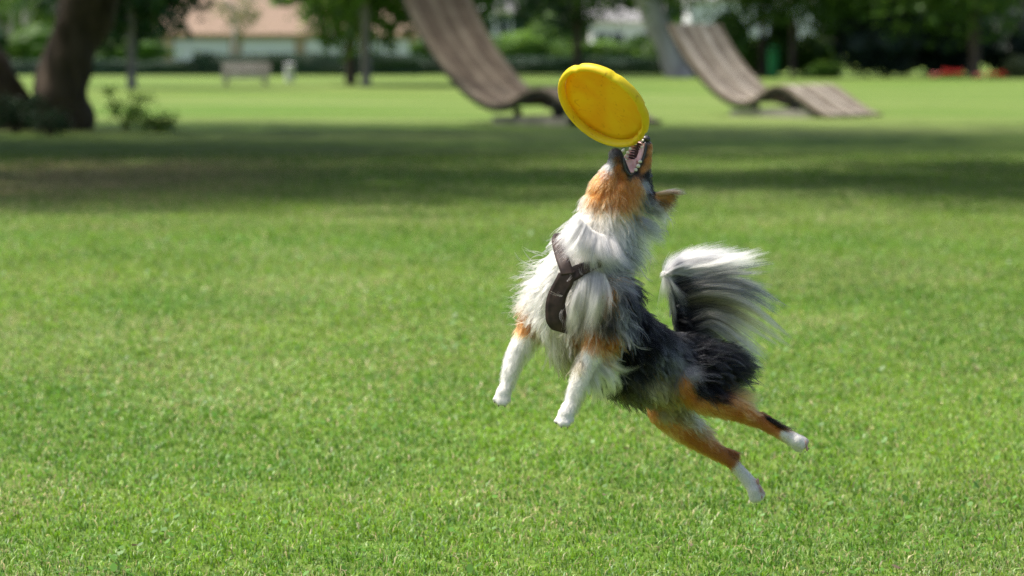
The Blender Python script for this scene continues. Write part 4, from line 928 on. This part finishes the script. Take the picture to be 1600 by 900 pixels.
    def strap(name, edges, off, sub=4, wn=7, dive0=0, dive1=0):
        E = []
        L_ = catm([a for a, b in edges], (len(edges) - 1) * sub + 1); R_ = catm([b for a, b in edges], (len(edges) - 1) * sub + 1)
        nr = len(L_); Vv = np.empty((nr, wn, 3))
        for i in range(nr):
            for j in range(wn):
                p = L_[i] + (R_[i] - L_[i]) * j / (wn - 1); Vv[i, j] = surf(p[0], p[1], 0)
        dep = (Vv - CAM) @ FW
        for _ in range(10):                                   # smooth the lie of the strap over the chest
            dp = np.pad(dep, 1, mode='edge'); dep = np.minimum(dep, (dp[:-2, 1:-1] + dp[2:, 1:-1] + dp[1:-1, :-2] + dp[1:-1, 2:] + dep) / 5)
        for i in range(nr):
            for j in range(wn):
                p = L_[i] + (R_[i] - L_[i]) * j / (wn - 1); Vv[i, j] = U(p[0], p[1], dep[i, j] - (off - dive0 * max(0, 1 - i / (.4 * nr)) - dive1 * max(0, (i / nr - .5) * 2)) * k)
        Fq = [(i * wn + j, i * wn + j + 1, (i + 1) * wn + j + 1, (i + 1) * wn + j) for i in range(nr - 1) for j in range(wn - 1)]
        o = mesh_np(name, Vv.reshape(-1, 3), Fq, M['leather'], hz, True)
        sm = o.modifiers.new('thick', 'SOLIDIFY'); sm.thickness = .0035; sm.offset = 0
        # stitched edge welts
        for e in (0, wn - 1):
            mm = MB(); mm.tube(list(Vv[:, e]), [.0016] * nr, 6); mm.build('edge_welt', M['leather_edge'], o, True)
        return o
    strap('shoulder_strap', s_up, 19, dive0=20); strap('chest_strap', s_dn, 18, dive1=6); strap('shoulder_strap', s_rt, 17, dive1=20)

    # ---- head details
    M['nose'] = pmat('nose_leather', (.02, .02, .022), (.05, .05, .052), 300, .35, .3, spec=.5, dist=.0005)
    M['flesh'] = pmat('pink_flesh', (.74, .38, .37), (.85, .55, .53), 120, .3, .2, spec=.5, dist=.0008)
    M['gum'] = pmat('gum', (.035, .012, .014), (.11, .04, .04), 150, .3, .2, spec=.5, dist=.0008)
    M['tooth'] = pmat('tooth', (.74, .68, .56), (.82, .78, .68), 80, .25, spec=.5)
    M['eye'] = pmat('eye', (.008, .005, .004), (.02, .012, .008), 40, .08, spec=.8)
    M['claw'] = pmat('claw', (.05, .04, .035), (.12, .1, .08), 80, .4)
    M['pad'] = pmat('paw_pad', (.42, .25, .2), (.5, .32, .27), 120, .7, .2, dist=.001)
    mm = MB(); c = A3((1009, 217, 2)); mm.ball(c, np.array([wl * 8.5 * k, wn * 5.5 * k, wv * 6.5 * k]), 3); no = mm.build('nose', M['nose'], dog, True)
    for s in (-1, 1):
        mm = MB(); mm.ball(c + wl * s * 3.6 * k + wn * 4.2 * k, np.array([wl * 1.8 * k, wn * 1.6 * k, wv * 2.2 * k]), 2); mm.build('nostril', M['eye'], no, True)
    for sgn in (1, -1):
        c = A3((1006, 274, -20)) + wl * sgn * 13 * k; mm = MB(); mm.ball(c, np.eye(3) * 5.5 * k, 3); e = mm.build('eye', M['eye'], dog, True)
        mm = MB(); mm.ball(c - wn * 1.5 * k, np.eye(3) * 5.7 * k, 2); mm.build('eyelid', M['nose'], e, True)
    # roof of the mouth with its ridges, tongue, gums and teeth
    mo = bpy.data.objects.new('mouth', None); COL.objects.link(mo); mo.parent = dog
    def patch(name, left, right, off, bulge, mat, nu=18, nw=8, ridge=0, par=None):
        Lp = catm(left, nu); Rp = catm(right, nu); Vv = []
        dps = np.array([[(surf(*(Lp[i] + (Rp[i] - Lp[i]) * j / (nw - 1))) - CAM) @ FW for j in range(nw)] for i in range(nu)])
        lim = np.median(dps); dps = np.clip(dps, lim - 14 * k, lim + 14 * k)
        for _ in range(4):
            dp = np.pad(dps, 1, mode='edge'); dps = (dp[:-2, 1:-1] + dp[2:, 1:-1] + dp[1:-1, :-2] + dp[1:-1, 2:]) / 4
        for i in range(nu):
            for j in range(nw):
                p = Lp[i] + (Rp[i] - Lp[i]) * j / (nw - 1); u = j / (nw - 1) * 2 - 1
                Vv.append(U(p[0], p[1], dps[i, j] - (off + bulge * (1 - u * u) + (ridge * (i % 2))) * k))
        Fq = [(i * nw + j, i * nw + j + 1, (i + 1) * nw + j + 1, (i + 1) * nw + j) for i in range(nu - 1) for j in range(nw - 1)]
        o = mesh_np(name, Vv, Fq, mat, par or mo, True); o.modifiers.new('t', 'SOLIDIFY').thickness = .002
        return o, dps
    lft = [(976, 246), (980, 238), (986, 228), (993, 220)]; rgt = [(998, 257), (1003, 245), (1006, 234), (1007, 224)]
    pal, pd = patch('palate', lft, rgt, 2.5, -1.5, M['flesh'], 18, 8)
    Lc, Rc = catm(lft, 18), catm(rgt, 18)
    for i in (2, 4, 6, 8, 10, 12, 14):
        mm = MB(); pts = []
        for j in range(7):
            u = .18 + .64 * j / 6; p = Lc[i] + (Rc[i] - Lc[i]) * u; p = p + np.array((.0, -1.6)) * math.sin(math.pi * j / 6)
            pts.append(U(p[0], p[1], pd[i, 4] - (2.5 - 1.5 * (1 - (2 * u - 1) ** 2) + 1.0) * k))
        mm.tube(pts, [.5 * k, 1.3 * k, 1.6 * k, 1.6 * k, 1.6 * k, 1.3 * k, .5 * k], 6); mm.build('palate_ridge', M['gum'], mo, True)
    tl = [(975, 250), (977, 258), (980, 265), (984, 270)]; tr = [(995, 250), (994, 258), (992, 264), (989, 270)]
    to, td = patch('tongue', tl, tr, 4, 3, M['flesh'], 19, 8, .9)
    def tooth(px, py, h, tx, ty, r=1.7, lift=2.5):  # one tooth of the upper row unless lifted onto the lower jaw
        dep = pd.mean() if py < 250 else td.mean()
        b_ = U(px, py, dep - (lift + 1.5) * k); d_ = img_dir(np.array((tx, ty, .55))); d_ = d_ / np.linalg.norm(d_)
        mm = MB(); mm.tube([b_, b_ + d_ * h * .5 * k, b_ + d_ * h * .85 * k, b_ + d_ * h * k], [r * 1.3 * k, r * 1.15 * k, r * .65 * k, .15 * k], 7); mm.build('tooth', M['tooth'], mo, True)
    for (x, y, h, r) in ((1006, 229, 7, 1.9), (1006, 238, 4, 1.7), (1004, 245, 4.5, 2.0), (1001, 252, 5, 2.4), (998, 259, 5.5, 2.8), (994, 265, 5, 2.6)): tooth(x, y, h, -.7, .15, r)
    for (x, y, h, r) in ((989, 224, 8, 2.1), (984, 232, 4, 1.8), (980, 238, 4.5, 2.1), (977, 244, 5, 2.4), (976, 250, 4.5, 2.3)): tooth(x, y, h, .65, .25, r)
    for (x, y) in ((994, 219), (997.5, 217.5), (1001, 217.5), (1004.5, 219)): tooth(x, y, 3.5, -.1, .5, 1.7)
    for (x, y, h) in ((972, 237, 7),): tooth(x, y, h, .55, -.8, 1.9, 12)
    for pts in ([(1008, 222), (1009, 234), (1005, 248), (999, 260), (991, 270), (984, 273), (978, 266), (975, 256), (974, 246)],):
        cp = catm(pts, 30); mm = MB(); mm.tube([surf(p[0], p[1], 2.5) for p in cp], [1.4 * k] * 30, 8); mm.build('lip', M['nose'], mo, True)
    # claws and pads
    for (x, y, z_) in ((869, 660, 116), (877, 666, 122), (887, 667, 122), (773, 627, 32), (779, 633, 36), (789, 634, 36), (1250, 709, -30), (1258, 705, -28), (1264, 700, -32), (1182, 787, -94), (1190, 786, -92), (1195, 780, -96)):
        mm = MB(); b_ = A3((x, y, z_)); mm.tube([b_, b_ + img_dir(np.array((-.1, 1, .1))) * 1.6 * k, b_ + img_dir(np.array((0, 1, -.2))) * 3 * k], [1.1 * k, .8 * k, .2 * k], 6); mm.build('claw', M['claw'], dog, True)
    for (x, y, z_, r) in ((1258, 693, -30, 5), (1261, 701, -29, 4), (1184, 753, -95, 5.5), (1188, 766, -94, 5), (1190, 776, -93, 3.5), (889, 662, 98, 5), (793, 627, 18, 4.5)):
        mm = MB(); mm.ball(A3((x, y, z_)), np.array([img_dir(np.array((.5, .1, 0))) * r * k, img_dir(np.array((0, 1.1, 0))) * r * k, img_dir(np.array((0, 0, 1.))) * r * k]), 2); mm.build('paw_pad', M['pad'], dog, True)
build_dog()

# ---------------------------------------------------------------- the flying disc
def yellow_rubber(ca, cb, trn):
    m_, tt, b = mat_new('yellow_rubber'); N = tt.nodes.new; Lk = tt.links.new
    tc = N('ShaderNodeTexCoord'); n1 = N('ShaderNodeTexNoise'); n1.inputs['Scale'].default_value = 14; n1.inputs['Detail'].default_value = 6; Lk(tc.outputs['Object'], n1.inputs['Vector'])
    r1 = N('ShaderNodeValToRGB'); e = r1.color_ramp.elements; e[0].position = .38; e[1].position = .6; e[0].color = (*ca, 1); e[1].color = (*cb, 1); Lk(n1.outputs['Fac'], r1.inputs[0])
    n2 = N('ShaderNodeTexNoise'); n2.inputs['Scale'].default_value = 60; n2.inputs['Detail'].default_value = 4; n2.inputs['Distortion'].default_value = 1.5; Lk(tc.outputs['Object'], n2.inputs['Vector'])
    r2 = N('ShaderNodeValToRGB'); r2.color_ramp.elements[0].position = .27; r2.color_ramp.elements[1].position = .40; r2.color_ramp.elements[0].color = (.42, .24, .01, 1); r2.color_ramp.elements[1].color = (1, 1, 1, 1); Lk(n2.outputs['Fac'], r2.inputs[0])
    mx = N('ShaderNodeMix'); mx.data_type = 'RGBA'; mx.blend_type = 'MULTIPLY'; mx.inputs[0].default_value = .7; Lk(r1.outputs[0], mx.inputs[6]); Lk(r2.outputs[0], mx.inputs[7])
    Lk(mx.outputs[2], b.inputs['Base Color']); b.inputs['Roughness'].default_value = .5; b.inputs['Specular IOR Level'].default_value = .35
    bp = N('ShaderNodeBump'); bp.inputs['Strength'].default_value = .25; bp.inputs['Distance'].default_value = .002; Lk(n2.outputs['Fac'], bp.inputs['Height']); Lk(bp.outputs[0], b.inputs['Normal'])
    tr = N('ShaderNodeBsdfTranslucent'); tr.inputs['Color'].default_value = (.85, .58, .01, 1); ms = N('ShaderNodeMixShader'); ms.inputs[0].default_value = trn
    Lk(b.outputs[0], ms.inputs[1]); Lk(tr.outputs[0], ms.inputs[2]); Lk(ms.outputs[0], tt.nodes['Material Output'].inputs['Surface'])
    return m_
def build_disc():
    rub = [yellow_rubber(*q) for q in (((.76, .40, .008), (.80, .585, .014), .34), ((.80, .60, .014), (.82, .68, .022), .25))]
    c = A3((946, 161, 26)); t = empty('flying_disc', c, 'yellow rubber flying disc tilted in the air above the dog', 'disc')
    a = R(38); maj = np.array((math.cos(a), math.sin(a), 0)); mn = np.array((-math.sin(a), math.cos(a), 0))
    tilt = math.acos(.545); nrm = mn * math.sin(tilt) + np.array((0, 0, 1)) * math.cos(tilt); sec = np.cross(nrm, maj)
    ex, ey, ez = [img_dir(v) for v in (maj, sec, nrm)]; r0 = 80.5 / SD
    def lathe(prof, name, par, closed=False, seg=96, wob=0.0, mi=0):
        V = []; Fq = []; n = len(prof)
        for i in range(seg):
            th = 2 * math.pi * i / seg
            for (r, h) in prof:
                q = r; hh = h
                if wob and r > .8 * r0:
                    dent = wob * (mnoise.noise(Vector((math.cos(th) * 2.6, math.sin(th) * 2.6, 1.7))) + .5 * mnoise.noise(Vector((math.cos(th) * 9, math.sin(th) * 9, 4.)))); q = r - abs(dent); hh = h + dent * .6
                    for (t0, wd, dp) in ((R(-100), .05, .0035), (R(-152), .05, .004), (R(-48), .05, .0035), (R(-5), .06, .004), (R(10), .04, .003)):
                        dth = (th - t0 + math.pi) % (2 * math.pi) - math.pi; q -= dp * math.exp(-(dth / wd) ** 2)
                V.append(c + (ex * math.cos(th) + ey * math.sin(th)) * q + ez * hh)
            for j in range(n - 1 if not closed else n):
                a1, b1 = i * n + j, i * n + (j + 1) % n; i2 = (i + 1) % seg
                Fq.append((a1, b1, i2 * n + (j + 1) % n, i2 * n + j))
        return mesh_np(name, V, Fq, rub[mi], par, True)
    D = .024
    lathe([(0.0005, -.002), (r0 * .4, -.0015), (r0 * .75, 0), (r0 * .88, .0025), (r0 * .885, .0005), (r0 * .75, -.003), (r0 * .4, -.0055), (.0005, -.006)], 'plate', t)
    rm = []
    for i in range(14):
        th = 2 * math.pi * i / 14; rm.append((r0 * .935 + math.cos(th) * r0 * .062, .009 + math.sin(th) * .0115))
    rim = lathe(rm, 'rim', t, True, wob=.0010, mi=1)
build_disc()
